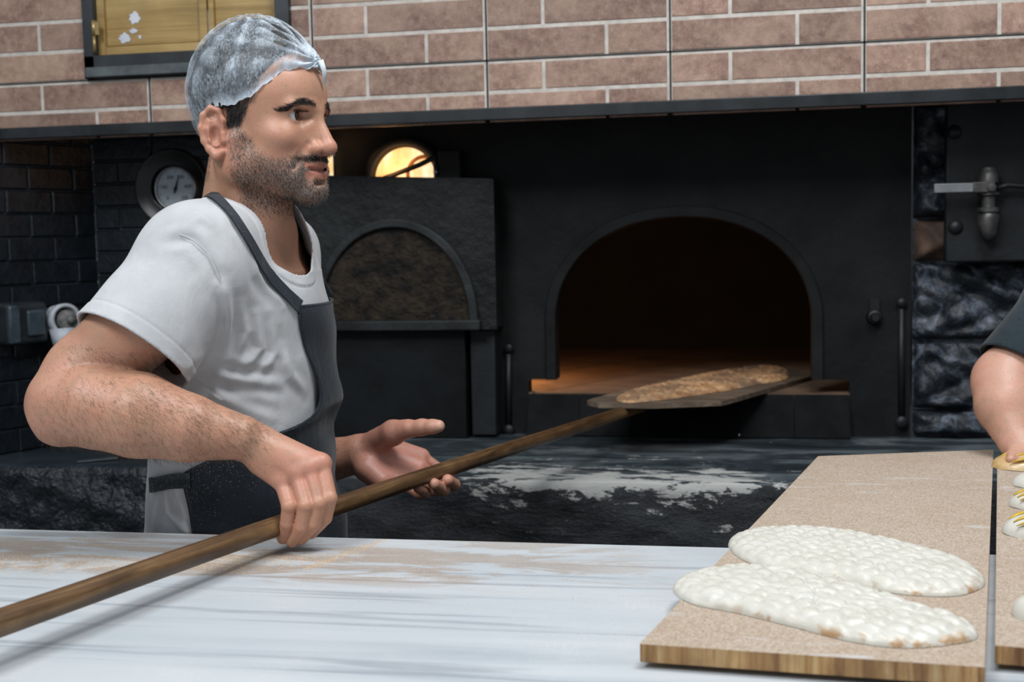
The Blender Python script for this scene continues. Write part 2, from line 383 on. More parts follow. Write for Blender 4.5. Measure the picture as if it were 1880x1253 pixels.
# shuttered hatch in the tiles
hx0, hx1, hz0, hz1 = HOLE
t = thing('shutter', ((hx0+hx1)/2, TY, hz0), 'ochre painted wooden shutter with peeling white spots in a black frame above the baker', 'shutter')
mb = MB(); FW = .028
mb.box((hx0, TY-.012, hz0), (hx0+FW, TY+.06, hz1)); mb.box((hx1-.036, TY-.012, hz0), (hx1, TY+.06, hz1))
mb.box((hx0, TY-.012, hz0), (hx1, TY+.06, hz0+.055)); mb.box((hx0, TY-.012, hz1-.03), (hx1, TY+.06, hz1)); mb.box((hx0, TY+.05, hz0), (hx1, TY+.06, hz1))
mb.build('frame', simple('black_frame_paint', (.010, .012, .014), (.03, .035, .04), .4, 0, 10, .2), t, bevel=.002)
mb = MB(); mb.box((hx0+.006, TY-.020, hz0+.002), (hx1, TY-.010, hz0+.026)); mb.build('sill', simple('grey_sill', (.05, .06, .065), (.10, .115, .12), .5, 0, 20, .2), t, bevel=.002)
gx0, gx1 = hx0+FW, hx1-.036; gm = gx0+(gx1-gx0)*.62; gz = hz0+.055
for nm, (a, b_) in enumerate(((gx0, gm-.002), (gm+.002, gx1))):
    mb = MB(); y = TY+.012; S = .020 if nm == 0 else .014
    mb.box((a+S, y+.004, gz+.024), (b_-S, y+.012, hz1-.04))
    mb.box((a, y-.004, gz), (a+S, y+.014, hz1-.03)); mb.box((b_-S, y-.004, gz), (b_, y+.014, hz1-.03))
    mb.box((a+S, y-.004, gz), (b_-S, y+.014, gz+.022))
    lf = mb.build('leaf', MAT['gold_wood'], t, bevel=.0015)
    if nm == 0:
        primer = simple('bare_primer', (.50, .51, .57), (.62, .63, .68), .7)
        for (px, py, rx, rz) in ((247, 33, 10, 11), (229, 70, 11, 9), (245, 57, 8, 4.5), (257, 68, 3, 3.5), (379, 70, 9, 6), (382, 45, 3.5, 24)):
            c = at(px, py, Y=y+.0032); n = 22; k = 1/FPX*2.9
            ring = [c+np.array([math.cos(i/n*6.283)*rx*k*(1+.22*math.sin(i*2.1+px)), 0, math.sin(i/n*6.283)*rz*k*(1+.2*math.sin(i*1.3+py))]) for i in range(n)]
            mb = MB(); mb.prism(ring, (0, -.0006, 0)); mb.build('paint_flake', primer, lf)['label'] = 'bare white patch'
        
mb = MB(); hc = at(172, 52, Y=TY-.014); k = 2.9/FPX
mb.tube([hc+np.array([0, 0, -14*k]), hc+np.array([0, 0, 14*k])], .005, 10)
mb.box((hc[0], TY-.016, hc[2]-12*k), (hc[0]+.014, TY-.012, hc[2]+12*k)); mb.tube([hc+np.array([0, 0, -44*k]), hc+np.array([0, 0, -14*k])], .004, 10)
mb.build('hinge', simple('brass', (.32, .22, .09), (.45, .33, .16), .4, .7, 60), t)

# black brick recess: rear wall left of the oven, side wall
zb0 = .40
xc = at(176, 400, Y=OY)[0]
def brick_run(name, M, length, z0, z1, bw, bh, off=0, rr=1, mats=None):
    b = MB(); g = .0045; row = 0; z = z0
    b.box((0, .004, z0), (length, .03, z1), 1, M)
    while z < z1:
        x = -((row % 2)*bw/2)-off
        while x < length:
            a, c = max(x+g/2, 0), min(x+bw-g/2, length)
            if c-a > .012: b.bev((a, -.002-.003*random.random(), z+g/2), (c, .01, min(z+bh-g/2, z1)), .003, 0, M)
            x += bw
        z += bh; row += 1
    return struct(b.build(name, mats or [MAT['black_brick'], MAT['black_grout']]))
XD = at(548, 400, Y=OY)[0]+.02
brick_run('wall_rear', Matrix.Translation((xc, OY, 0)), XD-xc, zb0, ZL+.01, .20, .0605, .03)
ang = math.radians(67)
Ms = Matrix.Translation((xc, OY, 0)) @ Matrix.Rotation(ang, 4, 'Z') @ Matrix.Translation((-1.6, 0, 0))
# side wall runs towards the room from the corner
brick_run('wall_left', Ms, 1.6, .986, ZL+.01, .135, .0605, .02)

# white corner bead
mb = MB(); mb.box((xc-.0015, OY-.006, zb0), (xc+.0025, OY-.001, ZL)); struct(mb.build('trim_2', simple('scuffed_corner', (.04, .045, .05), (.16, .18, .19), .6, 0, 18)))

# floor and hidden masses under the ledge
mb = MB(); mb.box((-6, -4, -.05), (6, 3.4, 0)); struct(mb.build('floor', simple('floor_tile', (.10, .10, .095), (.16, .155, .15), .5, 0, 4)))

# masonry ledge in front of the oven, rough left block and chipped right block
mats = [ledge_mat(False), ledge_mat(True)]
def ledge(name, x0, x1, y0, z, mats, amp, lip):
    b = MB(); nx = int((x1-x0)/.012); prof = []
    ys = list(np.linspace(OY+.0, y0+.02, 26)); prof = [(y, z-.0) for y in ys]+[(y0+.008, z-.003), (y0, z-.012)]
    prof += [(y0-lip*math.sin(min(1, q)*3.14), z-.012-q*.30) for q in np.linspace(.05, 1, 26)]
    P = np.zeros((nx+1, len(prof), 3))
    for i in range(nx+1):
        x = x0+(x1-x0)*i/nx
        for j, (yy, zz) in enumerate(prof):
            s = amp*(math.sin(x*9+zz*31)+math.sin(x*23+zz*67+1)*.6+math.sin(x*51-zz*97)*.35+.5*math.sin(x*111+yy*60))
            top = j < 26
            P[i, j] = (x, yy-(0 if top else s), zz+(s*.12 if top else 0))
    V = P.reshape(-1, 3); m = len(prof)
    F = [(i*m+j, (i+1)*m+j, (i+1)*m+j+1, i*m+j+1) for i in range(nx) for j in range(m-1)]
    b.add(V, F, 0, True)
    for k, fi in enumerate(F): b.m[k] = 0 if (fi[0] % m) < 26 else 1
    n0 = len(b.f); b.box((x0, y0+.03, 0), (x1, OY, z-.26), 1); b.box((x0, y0+.012, 0), (x0+.002, OY, z-.004), 1); b.box((x1-.002, y0+.012, 0), (x1, OY, z-.004), 1)
    b.box((x0+.002, OY-.03, 0), (x1-.002, OY, z-.002), 1)
    return b.build(name, mats)
lx = at(470, 900, Y=LEDGE_Y)[0]
rough = simple('tarred_stone_front', (.004, .006, .008), (.016, .021, .028), .3, 0, 30, 1.0, .012, 55)
o = ledge('stone_ledge', lx+.002, 2.2, LEDGE_Y, LEDGE_Z, mats, .003, .004)
tag(o, 'black painted stone ledge below the oven mouth with chipped white plaster', 'ledge')
o = ledge('stone_ledge', -2.5, lx-.002, 2.60, .985, [simple('slate_top', (.012, .018, .023), (.030, .042, .05), .35, 0, 6, .2), rough], .006, .0)
tag(o, 'dark slate shelf with rough tarred front behind the baker on the left', 'ledge')
# slender knife lying on the left shelf
c = at(142, 849, Z=.989); e = at(214, 841, Z=.989); d = (e-c)/np.linalg.norm(e-c); n_ = np.array([-d[1], d[0], 0])
kn = thing('knife', c, 'thin steel knife blade lying on the dark shelf below the elbow', 'knife')
mb = MB(); L = np.linalg.norm(e-c); mb.prism([c, c+d*L*.5-n_*.010, c+d*L-n_*.013, c+d*L+n_*.009, c+d*L*.4+n_*.006], (0, 0, .0022)); mb.build('blade', MAT['chrome'], kn)
mb = MB(); mb.box((0, -.011, 0), (.10, .011, .014), 0, Matrix.Translation(tuple(e)) @ Matrix.Rotation(math.atan2(d[1], d[0]), 4, 'Z')); mb.build('handle', MAT['dark_plastic'], kn, bevel=.004)

# ------------------------------------------------------------------ oven
ov = thing('bread_oven', at(1250, 800, Y=OY), 'large black wood oven with open arched mouth behind the peel', 'oven')
SILL = at(1150, 722, Y=OY)[2]
def wx(px, y=OY): return at(px, 600, Y=y)[0]
def wz(py, px=1250, y=OY): return at(px, py, Y=y)[2]
# face plate: surface between the opening outline and the outer rectangle
x0, x1 = XD, wx(1672); zt = ZL-.001; zb = LEDGE_Z-.01
cx = wx(1251); aw = wx(1490)-cx; zs = wz(590); za = wz(399)
nx0, nx1 = wx(968), wx(1560); nz = wz(697)
inner = [(nx0, zb), (nx0, nz-.008), (nx0+.008, nz), (cx-aw, nz)]
NA = 40
for i in range(NA+1):
    a = math.pi-math.pi*i/NA; ca, sa = math.cos(a), math.sin(a)
    inner.append((cx+aw*abs(ca)**.92*(1 if ca > 0 else -1), zs+(za-zs)*abs(sa)**.96))
inner += [(cx+aw, nz), (nx1-.008, nz), (nx1, nz-.008), (nx1, zb)]
def outer_of(p):
    x, z = p
    if z <= nz+1e-6: return (x0 if x < cx else x1, z)
    # project away from arch centre
    dx, dz = x-cx, z-nz+.02
    tx = ((x1-cx) if dx > 0 else (x0-cx))/dx if abs(dx) > 1e-6 else 1e9; tz = (zt-nz+.02)/dz
    s = min(tx, tz); return (cx+dx*s, nz-.02+dz*s)
outer = [outer_of(p) for p in inner]
def plate(b, inner, outer, y0, y1, mi=0):
    n = len(inner); V = []
    for y in (y0, y1):
        V += [(p[0], y, p[1]) for p in inner]; V += [(p[0], y, p[1]) for p in outer]
    F = []
    for i in range(n-1):
        F += [(i, i+1, n+i+1, n+i), (2*n+i, 3*n+i, 3*n+i+1, 2*n+i+1), (i, 2*n+i, 2*n+i+1, i+1), (n+i, n+i+1, 3*n+i+1, 3*n+i)]
    b.add(V, F, mi)
mb = MB(); plate(mb, inner, outer, OY, OY+.05)
mb.add([(outer[i][0], OY, outer[i][1]) for i in (0,)], [], 0)
# square off the two upper corners left by the radial strips
for sx in (x0, x1):
    pass
mb.box((x0-.3, OY+.045, zt-.5), (x0+.02, OY+.06, zt)); mb.build('face_plate', MAT['black_plate'], ov, auto=30)
mb = MB(); mb.box((x0, OY+.012, zb), (nx0-.03, OY+.05, zt)); mb.box((nx1+.03, OY+.012, zb), (x1, OY+.05, zt)); mb.box((x0, OY+.012, za+.05), (x1, OY+.05, zt))
mb.build('backing_plate', MAT['black_plate'], ov)
# raised flange that frames the arch
fi = [(cx-aw, nz)]+inner[4:4+NA+1]+[(cx+aw, nz)]
fo = []
for (x, z) in fi:
    if z <= nz+1e-6: fo.append((x-.027 if x < cx else x+.027, z))
    else:
        v = np.array([x-cx, (z-zs) if z > zs else 0]); v = v/np.linalg.norm(v); fo.append((x+v[0]*.027, z+v[1]*.027))
mb = MB(); plate(mb, fi, fo, OY-.012, OY+.001); mb.build('arch_flange', simple('flange_steel', (.003, .0035, .004), (.012, .0125, .0125), .6, 0, 7, .4, .003, 30, .2), ov, bevel=.003)
# baking chamber
floor_mat, nt, b_ = new_mat('hearth_tiles'); v = coords(nt, (1, 1, 1), (0, 0, .5))
bt = N(nt, 'ShaderNodeTexBrick'); nt.links.new(v, bt.inputs['Vector']); bt.inputs['Scale'].default_value = 4.2; bt.offset = 0
bt.inputs['Color1'].default_value = (.20, .115, .068, 1); bt.inputs['Color2'].default_value = (.13, .075, .045, 1); bt.inputs['Mortar'].default_value = (.03, .018, .012, 1); bt.inputs['Mortar Size'].default_value = .015
bt.inputs['Brick Width'].default_value = 1; bt.inputs['Row Height'].default_value = 1
link_color(nt, b_, mix(nt, ramp(nt, noise(nt, v, 9, 5, .7), [(.4, 0.0), (.7, .7)]), bt.outputs[0], (.05, .03, .02))); b_.inputs['Roughness'].default_value = .8
mb = MB(); FXL, FXR, FYB = cx-.80, x1-.01, OY+1.2
mb.box((FXL, OY+.001, SILL-.05), (FXR, FYB, SILL)); hf = mb.build('hearth_floor', floor_mat, ov)
mb = MB(); n = 24; V = []
for i in range(n+1):
    a = math.pi*i/n; V += [(((FXL+FXR)/2)+(FXR-FXL)/2*math.cos(a), OY+.05, SILL-.05+.66*math.sin(a)), (((FXL+FXR)/2)+(FXR-FXL)/2*math.cos(a), FYB, SILL-.05+.50*math.sin(a))]
F = [(2*i, 2*i+1, 2*i+3, 2*i+2) for i in range(n)]; F.append(tuple(2*i+1 for i in range(n+1)))
mb.add(V, F, 0, True); mb.build('chamber_vault', MAT['soot'], ov)
# sloped stone threshold under the mouth
mb = MB()
za_, zb_ = SILL, LEDGE_Z
ys = OY+.001
for k in range(6):
    xa = nx0+(nx1-nx0)*k/6+.0006; xb = nx0+(nx1-nx0)*(k+1)/6-.0006
    mb.prism([(xa, ys, za_-.002), (xa, ys-.010, za_-.03), (xa, ys-.045, zb_+.002), (xa, ys+.05, zb_+.004), (xa, ys+.05, za_-.002)], (xb-xa, 0, 0))
mb.box((nx0, OY+.03, LEDGE_Z), (nx1, OY+.05, SILL-.052)); mb.build('threshold_stone', simple('threshold', (.002, .0024, .0028), (.007, .0075, .008), .8, 0, 12, .5, .003, 40, .15), ov, bevel=.002)
# interior work lamp (the warm glow on the hearth)
l = bpy.data.lights.new('oven_lamp', 'POINT'); l.energy = 4.0; l.color = (1, .50, .20); l.shadow_soft_size = .05
lo = bpy.data.objects.new('oven_lamp', l); COL.objects.link(lo); lo.location = (cx-.50, OY+.27, SILL+.17)
# slot lugs and rods on the face plate
def kslide(px, py0, py1):
    b = MB(); a = at(px, py0, Y=OY-.004); c = at(px, py1, Y=OY-.004); b.tube([a, c], .008, 10); b.lathe([(0, 0), (.015, 0), (.015, -.01), (0, -.01)], c, (0, 1, 0), 16); b.lathe([(0, 0), (.012, 0), (.012, -.01), (0, -.01)], a, (0, 1, 0), 16); return b
kslide(1655, 556, 775).build('slide_rod', MAT['black_steel'], ov)
kslide(934, 640, 790).build('slide_rod', MAT['black_steel'], ov)
mb = MB(); a = at(1605, 582, Y=OY); mb.lathe([(0, -.03), (.009, -.03), (.012, -.02), (.016, -.018), (.017, -.006), (.02, 0)], a, (0, 1, 0), 20)
mb.box((a[0]-.011, OY-.008, a[2]), (a[0]+.011, OY, a[2]+.045)); mb.build('latch_knob', MAT['black_steel'], ov, auto=40)

# second oven door on the left: hinged cast slab with half round lid
t = thing('cast_iron_door', at(730, 800, Y=OY-.09), 'blackened iron oven front with half-round rusty lid, beside the baker', 'oven door')
DY = OY-.10
def rect(b, px0, py0, px1, py1, y0, y1):
    a = at(px0, py0, Y=y0); c = at(px1, py1, Y=y0); b.box((a[0], y0, c[2]), (c[0], y1, a[2]))
mb = MB(); a = at(540, 330, Y=DY); c = at(912, 605, Y=DY)
mb.prism([(a[0], DY, c[2]), (c[0], DY, c[2]), (c[0], DY, a[2]-.014), (c[0]-.015, DY, a[2]-.012), (a[0], DY, a[2]+.012)], (0, .09, 0))
mb.build('slab', simple('slab_iron', (.003, .0035, .004), (.015, .017, .018), .6, 0, 7, .8, .006, 40, .3), t, bevel=.004)
def halfround(cx_, cz, rx, rz, n=30): return [(cx_+rx*math.cos(math.pi*i/n), cz+rz*math.sin(math.pi*i/n)**.92 if 0 < i < n else cz) for i in range(n+1)]
A = at(727, 597, Y=DY); k = DY/FPX; B = at(880, 597, Y=DY); rx = B[0]-A[0]; rz = at(727, 402, Y=DY)[2]-A[2]
hi = halfround(A[0], A[2], rx-.022, rz-.022); ho = halfround(A[0], A[2], rx, rz)
mb = MB(); plate(mb, hi, ho, DY-.018, DY+.002); mb.box((A[0]-rx-.006, DY-.024, A[2]-.014), (A[0]+rx+.006, DY+.002, A[2]+.012)); mb.build('lid_rim', simple('rim_iron', (.006, .007, .0075), (.024, .027, .028), .6, 0, 9, .7, .004, 35, .3), t, bevel=.004)
mb = MB(); P = [(x, DY-.006, z) for x, z in hi]; mb.prism(P, (0, .01, 0)); mb.build('half_round_lid', MAT['rusty_plate'], t)['label'] = 'pitted rusty brown half-round lid'
mb = MB(); rect(mb, 540, 606, 858, 806, DY+.012, OY); mb.build('lower_box', simple('box_iron', (.0025, .003, .0036), (.008, .0095, .011), .5, 0, 6, .5, .004, 14, .2), t, bevel=.003)
mb = MB(); rect(mb, 862, 606, 912, 800, DY+.03, OY); mb.build('side_post', MAT['black_steel'], t, bevel=.003)

# round glowing sight glass above that door
gl, nt, b_ = new_mat('lit_sight_glass'); v = coords(nt); f = noise(nt, v, 14, 5, .65, 1)
c_ = ramp(nt, f, [(.3, (.80, .40, .13)), (.48, (1, .66, .30)), (.62, (1, .90, .66))]); link_color(nt, b_, c_)
nt.links.new(c_, b_.inputs['Emission Color']); b_.inputs['Emission Strength'].default_value = .85; b_.inputs['Roughness'].default_value = .2
PY = OY-.02; A = at(745, 330, Y=PY)
t = thing('oven_lamp_window', A, 'round glowing amber lamp glass in a black ring above the iron door', 'lamp')
R_ = (at(802, 330, Y=PY)[0]-at(745, 330, Y=PY)[0])
mb = MB(); mb.lathe([(0, 0), (R_*.6, .001), (R_, .004)], A, (0, 1, 0), 48); mb.build('glass', gl, t)
mb = MB(); mb.lathe([(R_, .008), (R_, -.012), (R_*1.08, -.018), (R_*1.30, -.016), (R_*1.32, .01), (R_*1.36, .04)], A, (0, 1, 0), 48); mb.build('ring', MAT['black_steel'], t)
mb = MB(); q = at(780, 312, Y=PY-.002); mb.lathe([(R_*.50, 0), (R_*.56, -.004), (R_*.62, 0)], q+np.array([0, 0, -.012]), (0, 1, 0), 32); mb.build('inner_ring', simple('amber_ring', (.5, .2, .05), (.7, .3, .08), .3), t)
l = bpy.data.lights.new('sight_light', 'POINT'); l.energy = .4; l.color = (1, .50, .18); l.shadow_soft_size = .04
lo = bpy.data.objects.new('sight_light', l); COL.objects.link(lo); lo.location = tuple(A+np.array([-.03, -.06, .02]))
# narrow lit slot further left
A = at(606, 292, Y=PY); mb = MB(); mb.box((A[0]-.012, PY-.002, A[2]-.05), (A[0]+.010, PY+.01, A[2]+.05))
mb.tube([A+np.array([.012, -.004, -.055]), A+np.array([.012, -.004, .055])], .003, 8, 1)
o = mb.build('lamp_slot', [gl, MAT['black_steel']]); tag(o, 'narrow glowing amber slot just behind the baker\'s lips', 'lamp')
l = bpy.data.lights.new('slot_light', 'POINT'); l.energy = .05; l.color = (1, .5, .2); l.shadow_soft_size = .03
lo = bpy.data.objects.new('slot_light', l); COL.objects.link(lo); lo.location = tuple(A+np.array([.03, -.05, .05]))
# damper lever and block
t = thing('damper_lever', at(820, 330, Y=PY-.05), 'black iron damper lever crossing the glowing round glass', 'lever')
mb = MB(); a, b0, c0 = at(692, 333, Y=PY-.05), at(770, 303, Y=PY-.05), at(800, 288, Y=PY-.05); mb.tube([a, b0, c0], .0065, 10); mb.tube([c0, at(803, 335, Y=PY-.05)], .005, 10); mb.build('lever_bar', MAT['black_steel'], t)
mb = MB(); rect(mb, 803, 276, 846, 344, PY-.055, PY+.0); mb.build('pivot_block', MAT['black_plate'], t, bevel=.004)
mb = MB(); A = at(799, 316, Y=PY-.06); mb.lathe([(0, -.004), (.005, -.003), (.006, 0), (.006, .008)], A, (0, 1, 0), 14); mb.tube([at(797, 302, Y=PY-.056), at(799, 330, Y=PY-.056)], .003, 8); mb.build('pin', MAT['chrome'], t)

# thermometer
TYY = OY-.022; A = at(323, 347, Y=TYY); k = OY/FPX*1.03
t = thing('oven_thermometer', A, 'round white dial thermometer in a black housing left of the baker\'s neck', 'thermometer')
hc = at(317, 345, Y=OY-.004)
mb = MB(); mb.lathe([(41*k, -.010), (44*k, -.012), (66*k, -.006), (70*k, -.014), (73*k, -.012), (74*k, .006)], hc, (0, 1, 0), 56); mb.build('housing', simple('housing_black', (.009, .008, .008), (.02, .018, .017), .35, 0, 12, .1), t)
mb = MB(); mb.lathe([(37.5*k, .004), (37.5*k, -.006), (39*k, -.009), (41*k, -.008), (42*k, .0), (42*k, .012)], A, (0, 1, 0), 56); mb.build('bezel', MAT['chrome'], t)
dial = simple('dial_face', (.52, .58, .62), (.58, .64, .68), .4, 0, 10, 0)
mb = MB(); mb.lathe([(0, 0), (37.6*k, 0)], A, (0, 1, 0), 48); dl = mb.build('dial', dial, t)
ink = simple('dial_ink', (.01, .011, .013), (.012, .012, .014), .5, 0, 10, 0)
mb = MB()
for i in range(51):
    a = math.radians(225-270*i/50); r1 = 35.5*k; r0 = (31.5 if i % 5 == 0 else 33.8)*k; wv = (.55 if i % 5 == 0 else .25)*k
    d = np.array([math.cos(a), 0, math.sin(a)]); p_ = np.array([-d[2], 0, d[0]]); y_ = np.array([0, -.0004, 0])
    mb.add([A+d*r0-p_*wv+y_, A+d*r1-p_*wv+y_, A+d*r1+p_*wv+y_, A+d*r0+p_*wv+y_], [(0, 1, 2, 3)])
mb.build('scale', ink, dl)
for i, s_ in enumerate(('0', '100', '200', '300', '400', '500')):
    a = math.radians(225-270*i/5); cu = bpy.data.curves.new('numeral', 'FONT'); cu.body = s_; cu.size = 9.5*k; cu.align_x = 'CENTER'; cu.align_y = 'CENTER'; cu.extrude = .0001
    to = bpy.data.objects.new('numeral', cu); COL.objects.link(to); cu.materials.append(ink)
    bpy.context.view_layer.update(); me = bpy.data.meshes.new_from_object(to.evaluated_get(bpy.context.evaluated_depsgraph_get())); bpy.data.objects.remove(to)
    to = bpy.data.objects.new('numeral', me); COL.objects.link(to); to.location = tuple(A+np.array([math.cos(a)*24.5*k, -.0006, math.sin(a)*24.5*k])); to.rotation_euler = (math.pi/2, 0, 0)
    if not me.materials: me.materials.append(ink)
    adopt(to, dl)
mb = MB(); tip = at(329, 322, Y=TYY-.003); d = tip-A; d = d/np.linalg.norm(d); p_ = np.array([-d[2], 0, d[0]]); L = 29*k; h0 = A+np.array([0, -.003, 0])
mb.prism([h0-d*9*k-p_*1.6*k, h0-p_*2.2*k, h0+d*L, h0+p_*2.2*k, h0-d*9*k+p_*1.6*k], (0, -.0008, 0)); mb.lathe([(0, -.003), (3*k, -.0025), (3.6*k, 0)], h0, (0, 1, 0), 18); mb.build('needle', ink, t)

# objects on the left wall: dark socket and white elbow trap
t = thing('wall_socket', at(48, 595, d=3.05), 'dark glossy switch box on the black brick at far left', 'switch')
A = at(48, 595, d=3.06); Mr = Matrix.Translation(tuple(A)) @ Matrix.Rotation(ang, 4, 'Z')
mb = MB(); mb.box((-.07, -.03, -.05), (.045, .09, .055), 0, Mr); mb.build('housing', MAT['dark_plastic'], t, bevel=.012, seg=3)
mb = MB(); mb.box((-.075, -.045, -.045), (-.045, -.028, .05), 0, Mr); mb.box((-.02, -.038, -.03), (.03, -.028, .035), 0, Mr); mb.build('cover', simple('blue_grey_cover', (.03, .045, .055), (.06, .08, .095), .2), t, bevel=.006)
t = thing('pipe_coupling', at(125, 590, d=2.92), 'white plastic pipe coupling sticking out of the black wall beside the sleeve', 'pipe fitting')
A = at(104, 590, d=3.13); B = at(150, 584, d=3.05)
d = B-A; L = np.linalg.norm(d); d /= L; kk = 3.1/FPX*1.22
mb = MB(); mb.lathe([(0, 0), (22*kk, 0), (24*kk, .006), (24*kk, .018), (22*kk, .020), (22*kk, .026), (25*kk, .030), (25*kk, .05), (20*kk, .052), (19*kk, .03)], A, d, 32); mb.build('collar', MAT['white_plastic'], t)
mb = MB(); mb.lathe([(0, .03), (15*kk, .03), (15*kk, .060), (12*kk, .066), (0, .066)], A+d*.0, d, 20); mb.lathe([(0, 0), (6*kk, 0), (6*kk, .02), (0, .02)], A+d*.06, d, 12); mb.build('core', simple('core_grey', (.06, .06, .065), (.2, .19, .18), .5, 0, 80), t)
mb = MB(); q = at(116, 604, d=3.10); mb.tube([q, at(118, 626, d=3.10), at(121, 646, d=3.11)], [20*kk, 17*kk, 15*kk], 20); mb.build('neck', MAT['white_plastic'], t)

# ------------------------------------------------------------------ right-hand iron plate and stones
t = thing('iron_hatch', at(1810, 480, Y=OY-.05), 'black iron hatch with valve and lever at the upper right', 'hatch')
RY = OY-.088
mb = MB(); a = at(1738, 195, Y=RY); c = at(1738, 482, Y=RY); mb.box((a[0], RY, c[2]), (a[0]+.55, RY+.03, a[2]+.03)); mb.build('plate', MAT['black_steel'], t, bevel=.004)
for (px, py) in ((1754, 417), (1752, 243)):
    mb = MB(); A = at(px, py, Y=RY); mb.lathe([(0, -.012), (.010, -.011), (.016, -.004), (.017, 0)], A, (0, 1, 0), 18); mb.build('rivet', MAT['black_steel'], t)
vm = simple('soot_brass', (.03, .03, .032), (.11, .105, .10), .45, .5, 30, .4)
mb = MB(); y = RY-.03
def vp(px, py): return at(px, py, Y=y)
kx = y/FPX
mb.lathe([(0, 0), (12*kx, 0), (15*kx, 8*kx), (17*kx, 10*kx), (17*kx, 26*kx), (13*kx, 28*kx), (13*kx, 42*kx), (19*kx, 43*kx), (19*kx, 47*kx), (12*kx, 50*kx), (12*kx, 68*kx), (19*kx, 69*kx), (19*kx, 76*kx), (16*kx, 78*kx), (19*kx, 84*kx), (18*kx, 98*kx), (14*kx, 115*kx), (6*kx, 124*kx), (0, 125*kx)], vp(1816, 308), (0, 0, -1), 8, smooth=False)
mb.build('valve_body', vm, t, auto=50)
mb = MB(); a = vp(1712, 347); b0 = vp(1796, 347); mb.box((a[0], y-.026, a[2]-8*kx), (b0[0], y-.020, a[2]+8*kx)); mb.build('lever', simple('worn_grey_lever', (.16, .17, .18), (.26, .27, .28), .5, .3, 20, .2), t, bevel=.002)['label'] = 'grey metal lever'
mb = MB(); mb.box((b0[0]-.016, y-.028, a[2]-9*kx), (b0[0]+.03, y-.014, a[2]+9*kx)); mb.lathe([(0, -.035), (.010, -.034), (.011, -.01), (.011, 0)], vp(1816, 345), (0, 1, 0), 12); mb.build('lever_boss', vm, t, bevel=.002)
mb = MB(); mb.tube([vp(1830, 345), vp(1850, 340), vp(1880, 342), vp(1920, 345)], .006, 10); mb.build('pipe', MAT['black_steel'], t)

# rough stone wall right of the oven
def stones():
    b = MB(); xa = wx(1676); xb = 2.2; ya = OY+.01
    rows = [(wz(800, 1780), wz(752, 1780)), (wz(752, 1780), wz(752, 1780)+.001), (wz(752, 1780)+.001, wz(625, 1780)), (wz(625, 1780), wz(480, 1780)), (wz(480, 1780), wz(400, 1780)), (wz(400, 1780), ZL)]
    rnd = random.Random(3)
    for r, (z0, z1) in enumerate(rows):
        x = xa-(.05 if r % 2 else 0)
        while x < xb:
            wdt = rnd.uniform(.18, .40); a0 = max(x+.003, xa); a1 = min(x+wdt-.003, xb)
            if a1-a0 > .02:
                n = max(6, int((a1-a0)/.006)); m = max(6, int((z1-z0)/.006)); V = []
                dp = rnd.uniform(.01, .05); ph = rnd.uniform(0, 9)
                for i in range(n+1):
                    for j in range(m+1):
                        u, v = i/n, j/m; X = a0+(a1-a0)*u; Zz = z0+.003+(z1-z0-.006)*v
                        e = min(u, 1-u)*(a1-a0); e2 = min(v, 1-v)*(z1-z0); ed = min(1, min(e, e2)/.015)**.5
                        s = math.sin(X*43+ph+3*math.sin(Zz*37))*.5+math.sin(Zz*71+X*29+ph)*.35+math.sin(X*131+Zz*97)*.18+abs(math.sin(X*23-Zz*31+ph))*.6
                        V.append((X, ya-(dp+.019*s)*ed, Zz))
                F = [(i*(m+1)+j, (i+1)*(m+1)+j, (i+1)*(m+1)+j+1, i*(m+1)+j+1) for i in range(n) for j in range(m)]
                b.add(V, F, 1 if (r == 4 and x <= xa+.01) else 0, True)
            x += wdt
    b.box((xa, ya-.002, .3), (xb, ya+.05, ZL), 0)
    return b.build('wall_right', [MAT['rock'], MAT['red_brick']])
struct(stones())

# ------------------------------------------------------------------ marble work table
TZ = CAMZ-.44018*1.538/1.71; TYB = 1.538
tb = thing('work_table', (0, 1.1, 0), 'long white marble work table with grey streaks in the foreground', 'table')
mb = MB(); mb.box((-1.6, .50, TZ-.04), (1.7, TYB, TZ)); mb.build('marble_top', MAT['marble'], tb, bevel=.004)
mb = MB(); mb.box((-1.55, .56, .10), (1.65, TYB-.05, TZ-.04)); mb.build('base_cabinet', simple('cabinet_steel', (.18, .19, .20), (.25, .26, .27), .4, .6), tb, bevel=.003)
mb = MB(); mb.box((-1.5, .62, 0), (1.6, TYB-.10, .10)); mb.build('plinth', MAT['dark_plastic'], tb)
# loose bran on the marble
rb = random.Random(11); mb = MB()
def grain(x, y, s):
    a = rb.uniform(0, 6.28); c, d = math.cos(a)*s, math.sin(a)*s; h = s*.6
    mb.add([(x+c, y+d, TZ), (x-d*.6, y+c*.6, TZ), (x-c, y-d, TZ), (x+d*.6, y-c*.6, TZ), (x, y, TZ+h)], [(0, 1, 4), (1, 2, 4), (2, 3, 4), (3, 0, 4)])
for _ in range(5200):
    q = rb.random()
    if q < .45: u = rb.gauss(0, 1); p = at(220+230*rb.uniform(-1, 1), 1035+9*u, Z=TZ)
    elif q < .75: p = at(470+130*rb.gauss(0, .6), 1028+7*rb.gauss(0, 1), Z=TZ)
    elif q < .9: s = rb.random(); p = at(560+150*s+4*rb.gauss(0, 1), 1046-56*s+3*rb.gauss(0, 1), Z=TZ)
    else: p = at(rb.uniform(0, 1250), rb.uniform(995, 1120), Z=TZ)
    if p[1] < TYB-.006 and p[0] > -1.55: grain(p[0], p[1], rb.uniform(.0005, .0012))
tag(mb.build('bran_crumbs', MAT['bran'], fixn=False), 'tan bran crumbs scattered over the rear of the marble table', 'crumbs', kind='stuff')

